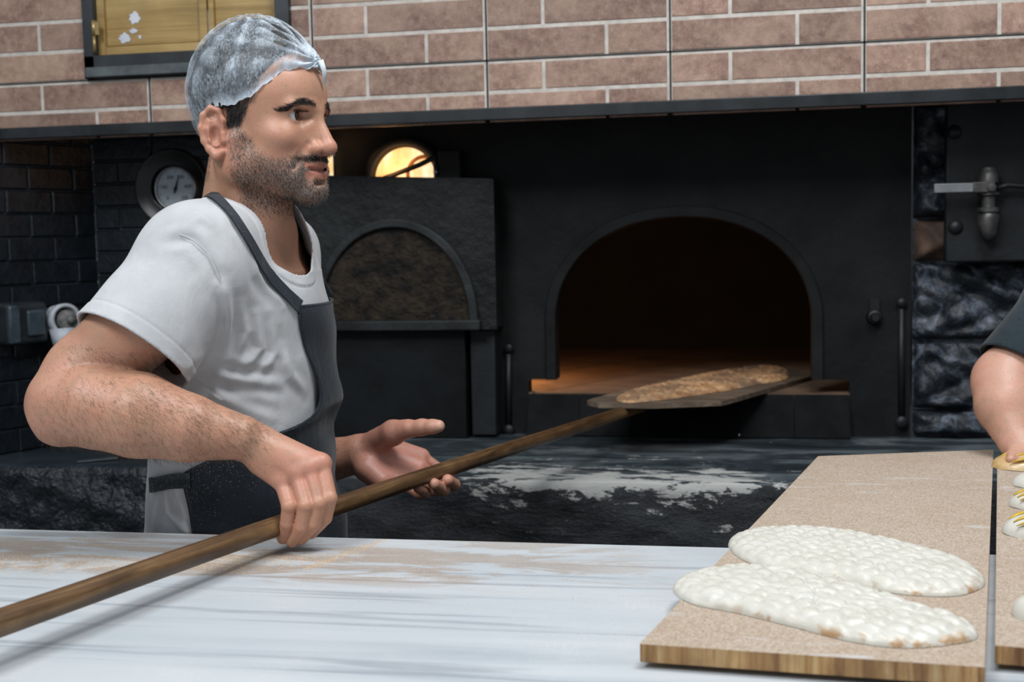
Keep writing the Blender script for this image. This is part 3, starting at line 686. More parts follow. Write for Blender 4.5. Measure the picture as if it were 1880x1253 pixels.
# ------------------------------------------------------------------ boards and dough
BT = .0175
def board(name, corners, label, group, leg=0):
    """corners: four photo pixels of the top face (near-left, near-right, far-right, far-left) on the board-top plane"""
    zt_ = TZ+BT+.006
    P = [at(px, py, Z=zt_) for px, py in corners]
    b = MB(); n = len(P); V = P+[p-np.array([0, 0, BT]) for p in P]
    b.add(V, [tuple(range(n))], 0); b.add(V, [tuple(range(n, 2*n))[::-1]]+[(i, n+i, n+(i+1) % n, (i+1) % n) for i in range(n)], 1)
    # two battens carry the board clear of the marble
    o = thing(name, P[0]-np.array([0, 0, BT+.006]), label, 'board', group)
    b.build('plank', [MAT['board_top'], MAT['board_edge']], o, bevel=.0015)
    for f in (.10, .45):
        q0 = P[0]*(1-f)+P[3]*f; q1 = P[1]*(1-f)+P[2]*f; d = (q1-q0); L = np.linalg.norm(d); d /= L; nn = np.array([-d[1], d[0], 0])
        c = MB(); m0 = q0+d*.02; m1 = q1-d*.02; h = np.array([0, 0, -BT])
        c.prism([m0-nn*.012+h, m1-nn*.012+h, m1+nn*.012+h, m0+nn*.012+h], (0, 0, -.006)); c.build('batten', MAT['board_edge'], o)
    return o, zt_
BP = 'boards for carrying dough'
bd, BZ = board('bread_board', [(1174, 1183), (1808, 1226), (1824, 826), (1502, 838)], 'bran dusted wooden board carrying two raw flatbreads', BP)
bd2, _ = board('bread_board', [(1827, 1186), (2300, 1225), (2150, 822), (1831, 842)], 'wooden board at the right edge holding small glazed doughs', BP)

def worley(P, seed, cell):
    """pillow height from jittered cells; P (n,2)"""
    r = np.random.default_rng(seed); G = np.floor(P/cell).astype(int); best = np.full((len(P), 2), 9e9)
    J = r.random((64, 64, 2))*.66+.17
    for dx in (-1, 0, 1):
        for dy in (-1, 0, 1):
            g = G+np.array([dx, dy]); c = (g+J[g[:, 0] % 64, g[:, 1] % 64])*cell
            d = np.sqrt((((P-c)/cell)**2).sum(1)); nb = d < best[:, 0]
            best[:, 1] = np.where(nb, best[:, 0], np.minimum(best[:, 1], d)); best[:, 0] = np.where(nb, d, best[:, 0])
    return best[:, 1]-best[:, 0]
def smooth_loop(Q, n):
    Q = np.array(Q); m = len(Q); out = []
    for i in range(m):
        p0, p1, p2, p3 = Q[i-1], Q[i], Q[(i+1) % m], Q[(i+2) % m]
        for s in np.linspace(0, 1, n, endpoint=False):
            out.append(.5*((2*p1)+(-p0+p2)*s+(2*p0-5*p1+4*p2-p3)*s*s+(-p0+3*p1-3*p2+p3)*s**3))
    return np.array(out)
def flatbread(name, outline, z, H, cell, amp, seed, mat, label, cat, group=None, parent_z=None, planez=None, rings=46):
    pts = smooth_loop([planez(px, py)[:2] if planez else at(px, py, Z=z+.004)[:2] for px, py in outline], 14)
    c = pts.mean(0); n = len(pts)
    ts = 1-(1-np.linspace(0, 1, rings))**1.35
    XY = np.array([c+(pts-c)*t_ for t_ in ts]); R = np.repeat(ts[:, None], n, 1)
    flat = XY.reshape(-1, 2)
    # long axis frame so the pillows are stretched along the loaf
    u, s, vt = np.linalg.svd(pts-c, full_matrices=False); ax = vt[0]; q = (flat-c) @ np.array([ax, [-ax[1], ax[0]]]).T
    wv = worley(q+9, seed, np.array([cell*1.25, cell])); wv2 = worley(q*1.0+5, seed+3, np.array([cell*.55, cell*.5]))
    env = np.clip(1-R.reshape(-1)**5, 0, 1)**.5
    h = H*env*(1+0*wv)+amp*np.tanh(wv*3.2)*np.clip(env*1.4, 0, 1)*1.0+amp*.22*np.tanh(wv2*3)*env-amp*.6*env
    zz = (z if not callable(z) else z(flat))
    V = np.column_stack([flat, zz+np.maximum(h, 0)+.0006])
    F = [(i*n+j, i*n+(j+1) % n, (i+1)*n+(j+1) % n, (i+1)*n+j) for i in range(rings-1) for j in range(n)]
    b = MB(); b.add(V, F, 0, True)
    bo = XY[-1]; b.add(np.column_stack([bo, (zz if not callable(z) else z(bo))*np.ones(n)+.0002]), [tuple(range(n))[::-1]], 0)
    o = b.build(name, mat, fixn=False)
    ed = np.concatenate([np.clip((R.reshape(-1)-.93)/.06, 0, 1), np.ones(n)])
    side = np.clip(((V[:, 1]-c[1])*-1+.02+(V[:, 0]-c[0])*.35)/.05, 0, 1); side = np.concatenate([side, np.ones(n)])
    set_attr(o.data, 'edge', ed*side)
    return tag(o, label, cat, group)
flatbread('flatbread_dough', [(1236, 1082), (1250, 1060), (1300, 1046), (1370, 1041), (1450, 1050), (1560, 1075), (1650, 1104), (1740, 1132), (1782, 1145), (1794, 1166), (1745, 1178), (1660, 1184), (1560, 1172), (1450, 1144), (1350, 1120), (1275, 1105)],
          BZ, .0135, .0175, .0046, 4, MAT['dough'], 'nearer of the two dimpled raw white flatbreads, by the board\'s front edge', 'dough', 'raw flatbreads on the board')
flatbread('flatbread_dough', [(1337, 998), (1355, 980), (1410, 972), (1500, 973), (1600, 988), (1700, 1012), (1775, 1034), (1808, 1062), (1792, 1080), (1740, 1090), (1640, 1084), (1540, 1063), (1430, 1044), (1365, 1024)],
          BZ, .0135, .0165, .0046, 9, MAT['dough'], 'farther of the two dimpled raw white flatbreads, behind the other', 'dough', 'raw flatbreads on the board')
# small doughs on the right board
G2 = 'small doughs on the right board'
def bun(name, px, py, L, Wd, H, mat, label, rot=0, streak=True, seed=1):
    c = at(px, py, Z=BZ); n = 28
    b = MB(); V = []
    for i in range(12):
        t_ = i/11; r = math.sin(t_*math.pi/2); hh = H*(1-r**2.6)**.5 if r < 1 else 0
        for j in range(n):
            a = 2*math.pi*j/n; x_ = L/2*r*math.cos(a); y_ = Wd/2*r*math.sin(a)*(1+.1*math.cos(2*a))
            V.append((c[0]+x_*math.cos(rot)-y_*math.sin(rot), c[1]+x_*math.sin(rot)+y_*math.cos(rot), BZ+.0005+hh+.0006*math.sin(5*a+seed)*r))
    b.add(V, [(i*n+j, i*n+(j+1) % n, (i+1)*n+(j+1) % n, (i+1)*n+j) for i in range(11) for j in range(n)], 0, True)
    b.add(V[-n:], [tuple(range(n))[::-1]])
    if not streak: return tag(b.build(name, mat, fixn=False), label, 'dough', G2)
    o = thing(name, c, label, 'dough', G2); b.build('bun', mat, o, fixn=False)
    s = MB()
    for k in range(3):
        pp = []
        for u in np.linspace(-.40, .35, 9):
            v_ = -.16+.13*k+.05*math.sin(u*7+k); r = min(.97, math.hypot(2*u, 2*v_)); hh = H*(1-r**2.6)**.5
            x_, y_ = u*L, v_*Wd*2*.8
            pp.append((c[0]+x_*math.cos(rot)-y_*math.sin(rot), c[1]+x_*math.sin(rot)+y_*math.cos(rot), BZ+hh+.001))
        s.tube(pp, [.001]+[.003]*7+[.001], 8, flat=.5)
    s.build('egg_wash', MAT['glaze'], o)['label'] = 'yellow egg wash streaks'
    return o
bun('bun_dough', 1905, 857, .14, .10, .022, simple('egg_glazed_dough', (.50, .30, .10), (.66, .50, .30), .3, 0, 40, .2), 'golden glazed dough under the second person\'s hand', .2, True, 1)
bun('bun_dough', 1905, 892, .07, .06, .018, MAT['dough'], 'small plain white dough between the glazed ones', 0, False, 2)
bun('bun_dough', 1912, 930, .085, .062, .020, MAT['dough'], 'white dough with yellow streaks behind the frontmost glazed one', .1, True, 3)
bun('bun_dough', 1918, 980, .10, .07, .024, MAT['dough'], 'largest white dough with a yellow stripe at the right edge', .1, True, 4)
bun('bun_dough', 1908, 1132, .05, .05, .02, MAT['dough'], 'plain white dough nearest the front at the right edge', 0, False, 5)

# ------------------------------------------------------------------ baker's peel with a fresh loaf
PD = .0275; K = PD*FPX
def pole_depth(px): return K/(53-.028*px)*.985
A = at(-90, 1176, d=1.105); B = at(1185, 741, d=2.93)
pl = thing('bakers_peel', (A+B)/2, 'long wooden baker\'s peel with dark pole held over the table, blade in the oven mouth', 'peel')
dv = B-A; LP_ = np.linalg.norm(dv); dv /= LP_
ang_z = math.atan2(dv[1], dv[0]); ang_y = -math.asin(dv[2])
mb = MB(); mb.tube([(s, 0, .004*math.sin(s*2.2)) for s in np.linspace(0, LP_, 40)], [PD/2*(1-.06*math.sin(s*4)) for s in np.linspace(0, 1, 40)], 20)
po = mb.build('pole', MAT['pole_wood']); po.matrix_basis = Matrix.Translation(tuple(A)) @ Matrix.Rotation(ang_z, 4, 'Z') @ Matrix.Rotation(ang_y, 4, 'Y')
adopt(po, pl)
zb1 = B[2]+PD/2
def bladeplane(px, py): return at(px, py, Z=zb1+.010)
bl = [(1077, 736), (1090, 731), (1262, 688), (1400, 668), (1488, 684), (1492, 690), (1345, 732), (1325, 737), (1200, 742), (1100, 741)]
mb = MB(); P = [bladeplane(*p) for p in bl]; mb.prism(P, (0, 0, -.011)); mb.build('blade', MAT['blade_wood'], pl, bevel=.003)
for px in (1182, 1204):
    mb = MB()
    q = B-dv*(.0 if px > 1190 else .045); mb.lathe([(0, -.004), (.004, -.003), (.005, 0), (.005, .01)], q-np.array([0, PD/2, -.004])-np.array([0, .001, 0]), (0, 1, 0), 12)
    mb.build('bolt', MAT['chrome'], pl)
sl_z = zb1+.0105
flatbread('baked_flatbread', [(1131, 731), (1150, 722), (1215, 707), (1290, 690), (1370, 677), (1425, 673), (1448, 682), (1445, 694), (1400, 703), (1330, 716), (1250, 728), (1180, 736), (1145, 737)],
          sl_z, .011, .020, .0085, 13, MAT['crust'], 'golden brown baked flatbread lying on the peel in the oven mouth', 'bread')

# ------------------------------------------------------------------ implicit-surface sculpting
def nrm(v): v = np.asarray(v, float); return v/np.linalg.norm(v)
class Sdf:
    def __init__(s): s.p = []; s.post = []
    def cone(s, a, b, r1, r2, k=.01, op='u'):
        a, b = np.asarray(a, float), np.asarray(b, float); ba = b-a; L = max(ba @ ba, 1e-12)
        def f(P):
            h = np.clip((P-a) @ ba/L, 0, 1)[..., None]; return np.sqrt(((P-a-h*ba)**2).sum(-1))-(r1+(r2-r1)*h[..., 0])
        s.p.append((f, (a+b)/2, math.sqrt(L)/2+max(r1, r2), k, op)); return s
    def chain(s, pts, rs, k=.01, op='u'):
        for i in range(len(pts)-1): s.cone(pts[i], pts[i+1], rs[i], rs[i+1], k if i == 0 or op != 'u' else min(k, .006), op)
        return s
    def ell(s, c, r, k=.01, op='u', A=None):
        c = np.asarray(c, float); r = np.asarray(r, float); A = np.eye(3) if A is None else np.asarray(A)
        def f(P):
            q = (P-c) @ A.T; k0 = np.sqrt(((q/r)**2).sum(-1)); k1 = np.sqrt(((q/r**2)**2).sum(-1))+1e-9; return k0*(k0-1)/k1
        s.p.append((f, c, r.max(), k, op)); return s
    def fn(s, f, c, R, k=.01, op='u'): s.p.append((f, np.asarray(c, float), R, k, op)); return s
    def merge(s, D, d, k, op):
        if op == 'u': h = np.clip(.5+.5*(D-d)/k, 0, 1); return D*(1-h)+d*h-k*h*(1-h)
        if op == 's': h = np.clip(.5-.5*(D+d)/k, 0, 1); return D*(1-h)-d*h+k*h*(1-h)
        if op == 'i': h = np.clip(.5-.5*(d-D)/k, 0, 1); return d*(1-h)+D*h+k*h*(1-h)
    def ev(s, P, c=None, rad=0):
        """P (blocks, n, 3); c block centres for culling"""
        D = np.full(P.shape[:-1], .03)
        for f, pc, R, k, op in s.p:
            if c is None: D = s.merge(D, f(P), k, op)
            else:
                m = (np.sqrt(((c-pc)**2).sum(1)) < R+rad+k+.012) if op != 'i' else np.ones(len(c), bool)
                if m.any(): D[m] = s.merge(D[m], f(P[m]), k, op)
        for f in s.post: D = f(P, D)
        return D
    def hit(s, px, py, t0=1.2, t1=2.4):
        v = ray(px, py); t = t0
        for _ in range(160):
            p = CO+v*t; d = float(s.ev(p[None, None])[0, 0])
            if d < .0006: return p
            t += max(d*.6, .0008)
            if t > t1: return None
        return p
    def normal(s, p, e=.002):
        g = np.array([float(s.ev((p+e*np.eye(3)[i])[None, None])[0, 0]-s.ev((p-e*np.eye(3)[i])[None, None])[0, 0]) for i in range(3)]); return nrm(g)
    def mesh(s, vox):
        B = 8; bs = B*vox; rad = bs*.5*math.sqrt(3)
        keys = set()
        for f, pc, R, k, op in s.p:
            if op != 'u': continue
            lo = np.floor((pc-R-k)/bs).astype(int); hi = np.floor((pc+R+k)/bs).astype(int)
            g = np.stack(np.meshgrid(*[np.arange(lo[i], hi[i]+1) for i in range(3)], indexing='ij'), -1).reshape(-1, 3)
            cc = (g+.5)*bs
            d = f(cc[None])[0]; g = g[np.abs(d) < 2.2*rad+k+.012] if R < .5 else g
            keys.update(map(tuple, g))
        G = np.array(sorted(keys)); cc = (G+.5)*bs
        D = s.ev(cc[:, None, :], cc, rad)[:, 0]; act = np.abs(D) < rad*1.9+.004; G = G[act]; cc = cc[act]
        off = np.stack(np.meshgrid(*[np.arange(B+1)]*3, indexing='ij'), -1).reshape(-1, 3)
        allV, allK, quads = [], [], []; OFFS = 1 << 20
        def key(c): return ((c[..., 0]+OFFS//2)*OFFS+(c[..., 1]+OFFS//2))*OFFS+(c[..., 2]+OFFS//2)
        for st in range(0, len(G), 1500):
            g = G[st:st+1500]; P = (g[:, None, :]*B+off[None])*vox
            D = s.ev(P, cc[st:st+1500], rad).reshape(len(g), B+1, B+1, B+1)
            acc = np.zeros((len(g), B, B, B, 3)); cnt = np.zeros((len(g), B, B, B))
            for ax in range(3):
                sl0 = [slice(None)]*4; sl1 = [slice(None)]*4; sl0[ax+1] = slice(0, B); sl1[ax+1] = slice(1, B+1)
                a, b = D[tuple(sl0)], D[tuple(sl1)]; cr = (a < 0) != (b < 0); tt = np.where(cr, a/np.where(cr, a-b, 1), 0)
                o1, o2 = [q for q in range(3) if q != ax]
                for e1 in (0, 1):
                    for e2 in (0, 1):
                        q = [slice(None)]*4; q[o1+1] = slice(e1, B+e1); q[o2+1] = slice(e2, B+e2); q = tuple(q)
                        c_ = cr[q]; acc[..., ax] += np.where(c_, tt[q], 0); acc[..., o1] += c_*e1; acc[..., o2] += c_*e2; cnt += c_
                # quads: edges whose lower end lies in the first B cells in every axis
                q = [slice(None)]+[slice(0, B)]*3; ce = cr[tuple(q)]; ne = (a < 0)[tuple(q)]
                idx = np.argwhere(ce)
                if len(idx):
                    base = g[idx[:, 0]]*B+idx[:, 1:]; s1 = np.zeros(3, int); s2 = np.zeros(3, int); s1[(ax+1) % 3] = 1; s2[(ax+2) % 3] = 1
                    k4 = np.stack([key(base-s1-s2), key(base-s2), key(base), key(base-s1)], 1)
                    fl = ne[tuple(idx.T)]; k4[~fl] = k4[~fl][:, ::-1]; quads.append(k4)
            idx = np.argwhere(cnt > 0); w_ = idx[:, 0]; cell = g[w_]*B+idx[:, 1:]
            tq = tuple(idx.T); allV.append((cell+acc[tq]/cnt[tq][:, None])*vox); allK.append(key(cell))
        V = np.concatenate(allV); Kk = np.concatenate(allK); Q = np.concatenate(quads)
        o = np.argsort(Kk); Kk = Kk[o]; V = V[o]
        ix = np.searchsorted(Kk, Q); ix = np.clip(ix, 0, len(Kk)-1); ok = (Kk[ix] == Q).all(1)
        return V, ix[ok]
def to_obj(name, V, Q, mat, parent=None):
    me = bpy.data.meshes.new(name); me.vertices.add(len(V)); me.vertices.foreach_set('co', V.astype(np.float32).ravel())
    me.loops.add(Q.size); me.loops.foreach_set('vertex_index', Q.astype(np.int32).ravel())
    me.polygons.add(len(Q)); me.polygons.foreach_set('loop_start', np.arange(0, Q.size, 4, dtype=np.int32))
    me.update(calc_edges=True); me.polygons.foreach_set('use_smooth', np.ones(len(Q), bool)); me.materials.append(mat); me.validate()
    o = bpy.data.objects.new(name, me); COL.objects.link(o)
    if parent is not None: adopt(o, parent)
    return o
def vnormals(V, Q):
    n = np.cross(V[Q[:, 2]]-V[Q[:, 0]], V[Q[:, 3]]-V[Q[:, 1]]); out = np.zeros_like(V)
    for i in range(4): np.add.at(out, Q[:, i], n)
    return out/(np.linalg.norm(out, axis=1)[:, None]+1e-12)
def strands(name, roots, dirs, nor, length, width, mat, parent, lift=.35, jit=.35, seed=0, curl=.15):
    """short tapered hairs: two-segment blades"""
    r = np.random.default_rng(seed); n = len(roots)
    d = dirs+nor*lift+r.normal(0, jit, (n, 3)); d /= np.linalg.norm(d, axis=1)[:, None]
    L = length*(r.random(n)*.7+.6); L = L[:, None]
    s = np.cross(d, nor+r.normal(0, .3, (n, 3))); s /= np.linalg.norm(s, axis=1)[:, None]+1e-9
    m = roots+d*L*.5; e = roots+d*L+(dirs*curl-nor*curl)*L
    w_ = width*(r.random(n)*.6+.7); w_ = w_[:, None]
    V = np.stack([roots-s*w_/2-nor*.0004, roots+s*w_/2-nor*.0004, m+s*w_*.42, m-s*w_*.42, e], 1).reshape(-1, 3)
    b = np.arange(n)[:, None]*5
    F = np.concatenate([(b+[0, 1, 2, 3]).tolist(), ])
    me = bpy.data.meshes.new(name); fl = F.tolist()+(b+[3, 2, 4]).tolist(); me.from_pydata(V.tolist(), [], fl); me.materials.append(mat)
    o = bpy.data.objects.new(name, me); COL.objects.link(o); adopt(o, parent); o['kind'] = 'stuff'; return o
def sstep(x, a, b): t_ = np.clip((x-a)/(b-a), 0, 1); return t_*t_*(3-2*t_)

# ------------------------------------------------------------------ the baker
HD = 1.75
HO = at(466, 252, d=HD)                                   # midpoint between the ears
vd = HO-CO; va = math.atan2(-vd[1], -vd[0])               # direction from head to camera
fa = va+math.radians(56.5); HF = np.array([math.cos(fa), math.sin(fa), 0]); HS = np.array([math.sin(fa), -math.cos(fa), 0]); HU = np.array([0, 0, 1.])
HR = np.stack([HF, HS, HU])
SC = 1.053
def H(f, s, u): return HO+(HF*f+HS*s+HU*u)*SC
def hl(P): return (P-HO) @ HR.T/SC
body = Sdf()
E_ = lambda c, r, k=.01, op='u', A=None: body.ell(H(*c), np.array(r)*SC, k, op, HR if A is None else A @ HR)
C_ = lambda a, b, r1, r2, k=.01, op='u': body.cone(H(*a), H(*b), r1*SC, r2*SC, k, op)
def L2(pts, rs, k, op='u'):
    for i in range(len(pts)-1): C_(pts[i], pts[i+1], rs[i], rs[i+1], k, op)
# trunk profile: photo y -> centre x, half depth (facing), half width
TD = 1.83
prof_y = [440, 500, 560, 650, 740, 800, 860, 930, 990, 1080]
prof_c = [452, 450, 445, 445, 445, 445, 446, 448, 450, 450]
prof_a = [.070, .105, .122, .126, .124, .123, .122, .126, .128, .128]
prof_b = [.110, .165, .178, .172, .162, .155, .152, .146, .136, .125]
PC = np.array([at(c, y, d=TD) for c, y in zip(prof_c, prof_y)]); PZ = PC[:, 2][::-1].copy()
pcx = PC[:, 0][::-1].copy(); pcy = PC[:, 1][::-1].copy(); paa = np.array(prof_a)[::-1].copy(); pbb = np.array(prof_b)[::-1].copy()
tv = PC[3]-CO; ta = math.atan2(-tv[1], -tv[0])+math.radians(76)
TF = np.array([math.cos(ta), math.sin(ta), 0]); TS = np.array([math.sin(ta), -math.cos(ta), 0])
def trunk(grow=0., ztop=None, zbot=None):
    zt_ = PZ[-1] if ztop is None else ztop; zb_ = PZ[0] if zbot is None else zbot
    def f(P):
        z = P[..., 2]; cx_ = np.interp(z, PZ, pcx); cy_ = np.interp(z, PZ, pcy); a = np.interp(z, PZ, paa)+grow; b = np.interp(z, PZ, pbb)+grow
        x = P[..., 0]-cx_; y = P[..., 1]-cy_; u = x*TF[0]+y*TF[1]; v = x*TS[0]+y*TS[1]
        k0 = np.sqrt((u/a)**2+(v/b)**2)+1e-6; k1 = np.sqrt((u/a**2)**2+(v/b**2)**2)+1e-6
        d = k0*(k0-1)/k1; return np.maximum(np.maximum(d, z-zt_), zb_-z)
    return f
tc = (PC[0]+PC[-1])/2
body.fn(trunk(-.010), tc, .42, .02)
# shoulders
ShN = at(352, 482, d=1.655); ShF = at(505, 470, d=1.96)
NB = at(462, 430, d=1.79)
body.cone(ShN, NB, .058, .060, .03); body.cone(ShF, NB, .055, .055, .03)
# neck
C_((-.012, 0, -.02), (-.030, 0, -.135), .049, .058, .012); C_((.018, 0, -.045), (-.012, 0, -.15), .043, .046, .02)
C_((-.015, .052, -.035), (.010, .022, -.150), .014, .013, .012); C_((-.015, -.052, -.035), (.010, -.022, -.150), .014, .013, .012)
C_((.030, 0, -.088), (.022, 0, -.105), .015, .012, .012)
# right arm
El = at(122, 738, d=1.575); Sm = at(262, 590, d=1.60); F1 = at(175, 745, d=1.565); F2 = at(255, 763, d=1.555); F3 = at(345, 786, d=1.555); Wr = at(440, 803, d=1.565)
body.chain([ShN, Sm, at(160, 690, d=1.60)], [.058, .057, .052], .02)
body.chain([at(160, 690, d=1.60), El, F1, F2, F3, Wr], [.052, .049, .055, .0545, .0435, .0295], .02)
body.cone(at(84, 752, d=1.59), at(110, 770, d=1.58), .016, .03, .03)
# right hand: back, knuckles, fingers over the pole, thumb behind it
mcp = [at(590, 853, d=1.570), at(569, 861, d=1.562), at(546, 872, d=1.560), at(519, 886, d=1.562)]
wr4 = [at(462, 800, d=1.578), at(458, 805, d=1.570), at(456, 812, d=1.567), at(454, 820, d=1.570)]
for a, b_, r in zip(wr4, mcp, (.0135, .0135, .013, .0125)): body.cone(a, b_, .0185, r, .009)
body.cone(at(520, 850, d=1.575), at(560, 862, d=1.575), .016, .014, .012); body.cone(at(480, 850, d=1.575), at(520, 880, d=1.575), .016, .012, .012)
fing = [[(590, 853, 1.600), (605, 915, 1.590), (597, 951, 1.598), (572, 979, 1.612)],
        [(569, 861, 1.592), (585, 924, 1.582), (576, 962, 1.588), (553, 990, 1.604)],
        [(546, 872, 1.590), (561, 929, 1.578), (553, 968, 1.584), (536, 995, 1.600)],
        [(519, 886, 1.592), (531, 930, 1.580), (527, 962, 1.586), (519, 989, 1.600)]]
for i, f4 in enumerate(fing):
    P4 = [at(x, y, d=d-(.030, .038, .040, .040)[q_]) for q_, (x, y, d) in enumerate(f4)]; r = [.0102, .0104, .0104, .0100][i]
    body.cone(P4[0], P4[1], r*1.08, r*.97, .0022); body.cone(P4[1], P4[2], r*.97, r*.90, .0012); body.cone(P4[2], P4[3], r*.90, r*.76, .0012)
    body.ell(P4[0]+CU*.003-CF*.002, (.0105, .0105, .0105), .008); body.ell(P4[1]-CF*.0012, (.0102, .0102, .0102), .0012)
body.chain([at(480, 812, d=1.58), at(520, 850, d=1.615), at(548, 905, d=1.635), at(575, 950, d=1.63)], [.017, .015, .012, .0095], .012)
# left arm and open palm under the pole
Le = at(520, 860, d=2.04); LW = at(655, 835, d=2.005)
body.chain([ShF, at(505, 660, d=2.06), Le], [.055, .050, .044], .02); body.chain([Le, at(580, 850, d=2.03), LW], [.044, .040, .031], .02)
hand_l = []
def LH(px, py, d): return at(px, py, d=d)
lm = [(773, 840, 2.035), (770, 858, 2.01), (760, 874, 1.99), (742, 889, 1.975)]            # knuckle row, palm side
lw = [(684, 812, 2.02), (680, 826, 2.01), (676, 842, 2.00), (674, 858, 1.985)]
for a, b_, r in zip(lw, lm, (.0155, .015, .015, .014)): body.cone(LH(*a), LH(*b_), .0175, r, .010)
body.chain([LH(665, 832, 2.005), LH(690, 838, 1.995)], [.028, .022], .015)
body.chain([LH(690, 812, 1.99), LH(722, 795, 1.97), LH(748, 786, 1.955)], [.021, .0205, .0135], .012)     # ball of the thumb
body.chain([LH(742, 790, 1.96), LH(775, 785, 1.945), LH(805, 783, 1.93)], [.0145, .0128, .0102], .006)
body.ell(LH(794, 784, 1.935), (.0135, .0118, .0118), .004)
body.chain([LH(672, 862, 1.975), LH(700, 884, 1.965)], [.020, .018], .012)                                      # heel of the hand
lf = [[(773, 840, 2.035), (806, 862, 2.035), (824, 873, 2.005), (809, 866, 1.965)],
      [(770, 858, 2.01), (812, 885, 2.02), (834, 891, 1.985), (822, 882, 1.945)],
      [(760, 874, 1.99), (800, 900, 1.99), (815, 901, 1.955), (797, 889, 1.92)],
      [(742, 889, 1.975), (770, 907, 1.965), (782, 905, 1.935), (768, 897, 1.905)]]
for i, f4 in enumerate(lf):
    P4 = [LH(*q) for q in f4]; r = [.0100, .0108, .0105, .0092][i]
    body.cone(P4[0], P4[1], r*1.1, r, .003); body.cone(P4[1], P4[2], r, r*.95, .0012); body.cone(P4[2], P4[3], r*.95, r*.88, .0012)

# skull and face
E_((.008, 0, .050), (.090, .072, .080), .01)
E_((.058, 0, .052), (.046, .058, .052), .02)
E_((.046, 0, -.005), (.056, .060, .066), .02)
for s in (1, -1):
    C_((.012, s*.053, -.045), (.082, s*.012, -.073), .0155, .0150, .025)
    C_((.010, s*.058, -.01), (.012, s*.053, -.045), .014, .015, .02)
    E_((.068, s*.044, -.006), (.022, .017, .017), .018)
    C_((.045, s*.046, -.035), (.080, s*.028, -.050), .015, .014, .02)
    C_((.0965, s*.010, .0320), (.0860, s*.042, .0330), .0078, .0070, .012)
E_((.0765, 0, -.043), (.026, .030, .028), .018)
E_((.0885, 0, -.0735), (.0180, .019, .0175), .016)
for s in (1, -1):
    E_((.0985, s*.0315, .0195), (.0125, .0180, .0115), .010, 's')
    E_((.0770, s*.0315, .0212), (.0148, .0158, .0146), .004)                 # lids over the ball
    E_((.0925, s*.0322, .0208), (.0150, .0145, .0066), .0012, 's')
    C_((.0975, s*.0190, .0262), (.0905, s*.0455, .0252), .0018, .0012, .002, 'u') if False else None
# nose
C_((.0985, 0, .025), (.1160, 0, -.0165), .0066, .0100, .010)
E_((.1168, 0, -.0205), (.0112, .0110, .0096), .006)
for s in (1, -1):
    E_((.1035, s*.0140, -.0215), (.0105, .0072, .0080), .005)
    C_((.093, s*.0155, .008), (.099, s*.011, -.017), .006, .007, .010)
    E_((.1090, s*.0070, -.0300), (.0055, .0036, .0042), .002, 's')
C_((.104, 0, -.028), (.1170, 0, -.0255), .0042, .0042, .004)
# mouth, slightly open
ml = [(.0885, .0280, -.0440), (.0955, .0185, -.0425), (.0995, .0070, -.0402), (.1000, 0, -.0412), (.0995, -.0070, -.0402), (.0955, -.0185, -.0425), (.0885, -.0280, -.0440)]
L2(ml, [.0030, .0044, .0046, .0044, .0046, .0044, .0030], .003)
ll = [(.0885, .0265, -.0475), (.0945, .0175, -.0530), (.0980, .0060, -.0556), (.0982, 0, -.0558), (.0980, -.0060, -.0556), (.0945, -.0175, -.0530), (.0885, -.0265, -.0475)]
L2(ll, [.0030, .0050, .0056, .0056, .0056, .0050, .0030], .003)
mo = [(.0925, .0300, -.0450), (.0995, .0190, -.0482), (.1040, .0060, -.0494), (.1040, -.0060, -.0494), (.0995, -.0190, -.0482), (.0925, -.0300, -.0450)]
L2(mo, [.0020, .0028, .0034, .0034, .0028, .0020], .0012, 's')
C_((.1015, -.010, -.0665), (.1015, .010, -.0665), .0035, .0035, .008, 's')
for s in (1, -1):
    L2([(.1010, s*.0235, -.016), (.0945, s*.0345, -.031), (.0860, s*.0395, -.046)], [.0016, .0027, .0018], .007, 's')
for u in (.062, .074): L2([(.113-abs(u-.06)*.35, -.030, u), (.1175-abs(u-.06)*.4, 0, u+.002), (.113-abs(u-.06)*.35, .028, u)], [.0008, .0012, .0008], .003, 's')
for s in (1, -1): C_((.1125, s*.0050, .036), (.1140, s*.0055, .050), .0008, .0012, .003, 's')
# ears
for s in (1, -1):
    def e3(f, u, o): return (f*.82-.000, s*(.0725+o*.72), u*.92-.004)
    body.p.append(None); body.p.pop()
    Ae = np.stack([nrm([1, -s*.50, 0]), nrm([.50, s*1., 0]), [0, 0, 1]])
    E_(e3(-.014, .008, .0030), (.0165, .0050, .029), .004, 'u', Ae)
    hx = [(.002, .006, -.001), (.003, .022, .001), (-.004, .036, .004), (-.016, .040, .009), (-.028, .030, .0135), (-.032, .012, .0155), (-.028, -.006, .0130), (-.020, -.018, .010)]
    L2([e3(*q) for q in hx], [.0026, .0030, .0032, .0034, .0036, .0036, .0034, .0038], .005)
    L2([e3(-.020, -.018, .010), e3(-.010, -.027, .006), e3(-.001, -.022, .002)], [.0046, .0062, .0045], .004)
    L2([e3(-.016, .026, .010), e3(-.0205, .010, .0125), e3(-.016, -.006, .0105), e3(-.009, -.013, .007)], [.0026, .0034, .0032, .0028], .003)
    E_(e3(-.008, .001, .0085), (.0085, .0065, .0120), .003, 's')
    E_(e3(-.011, .029, .0105), (.0075, .0040, .0055), .003, 's')
    C_(e3(.002, -.006, .000), e3(.001, .003, .000), .0046, .0042, .004)

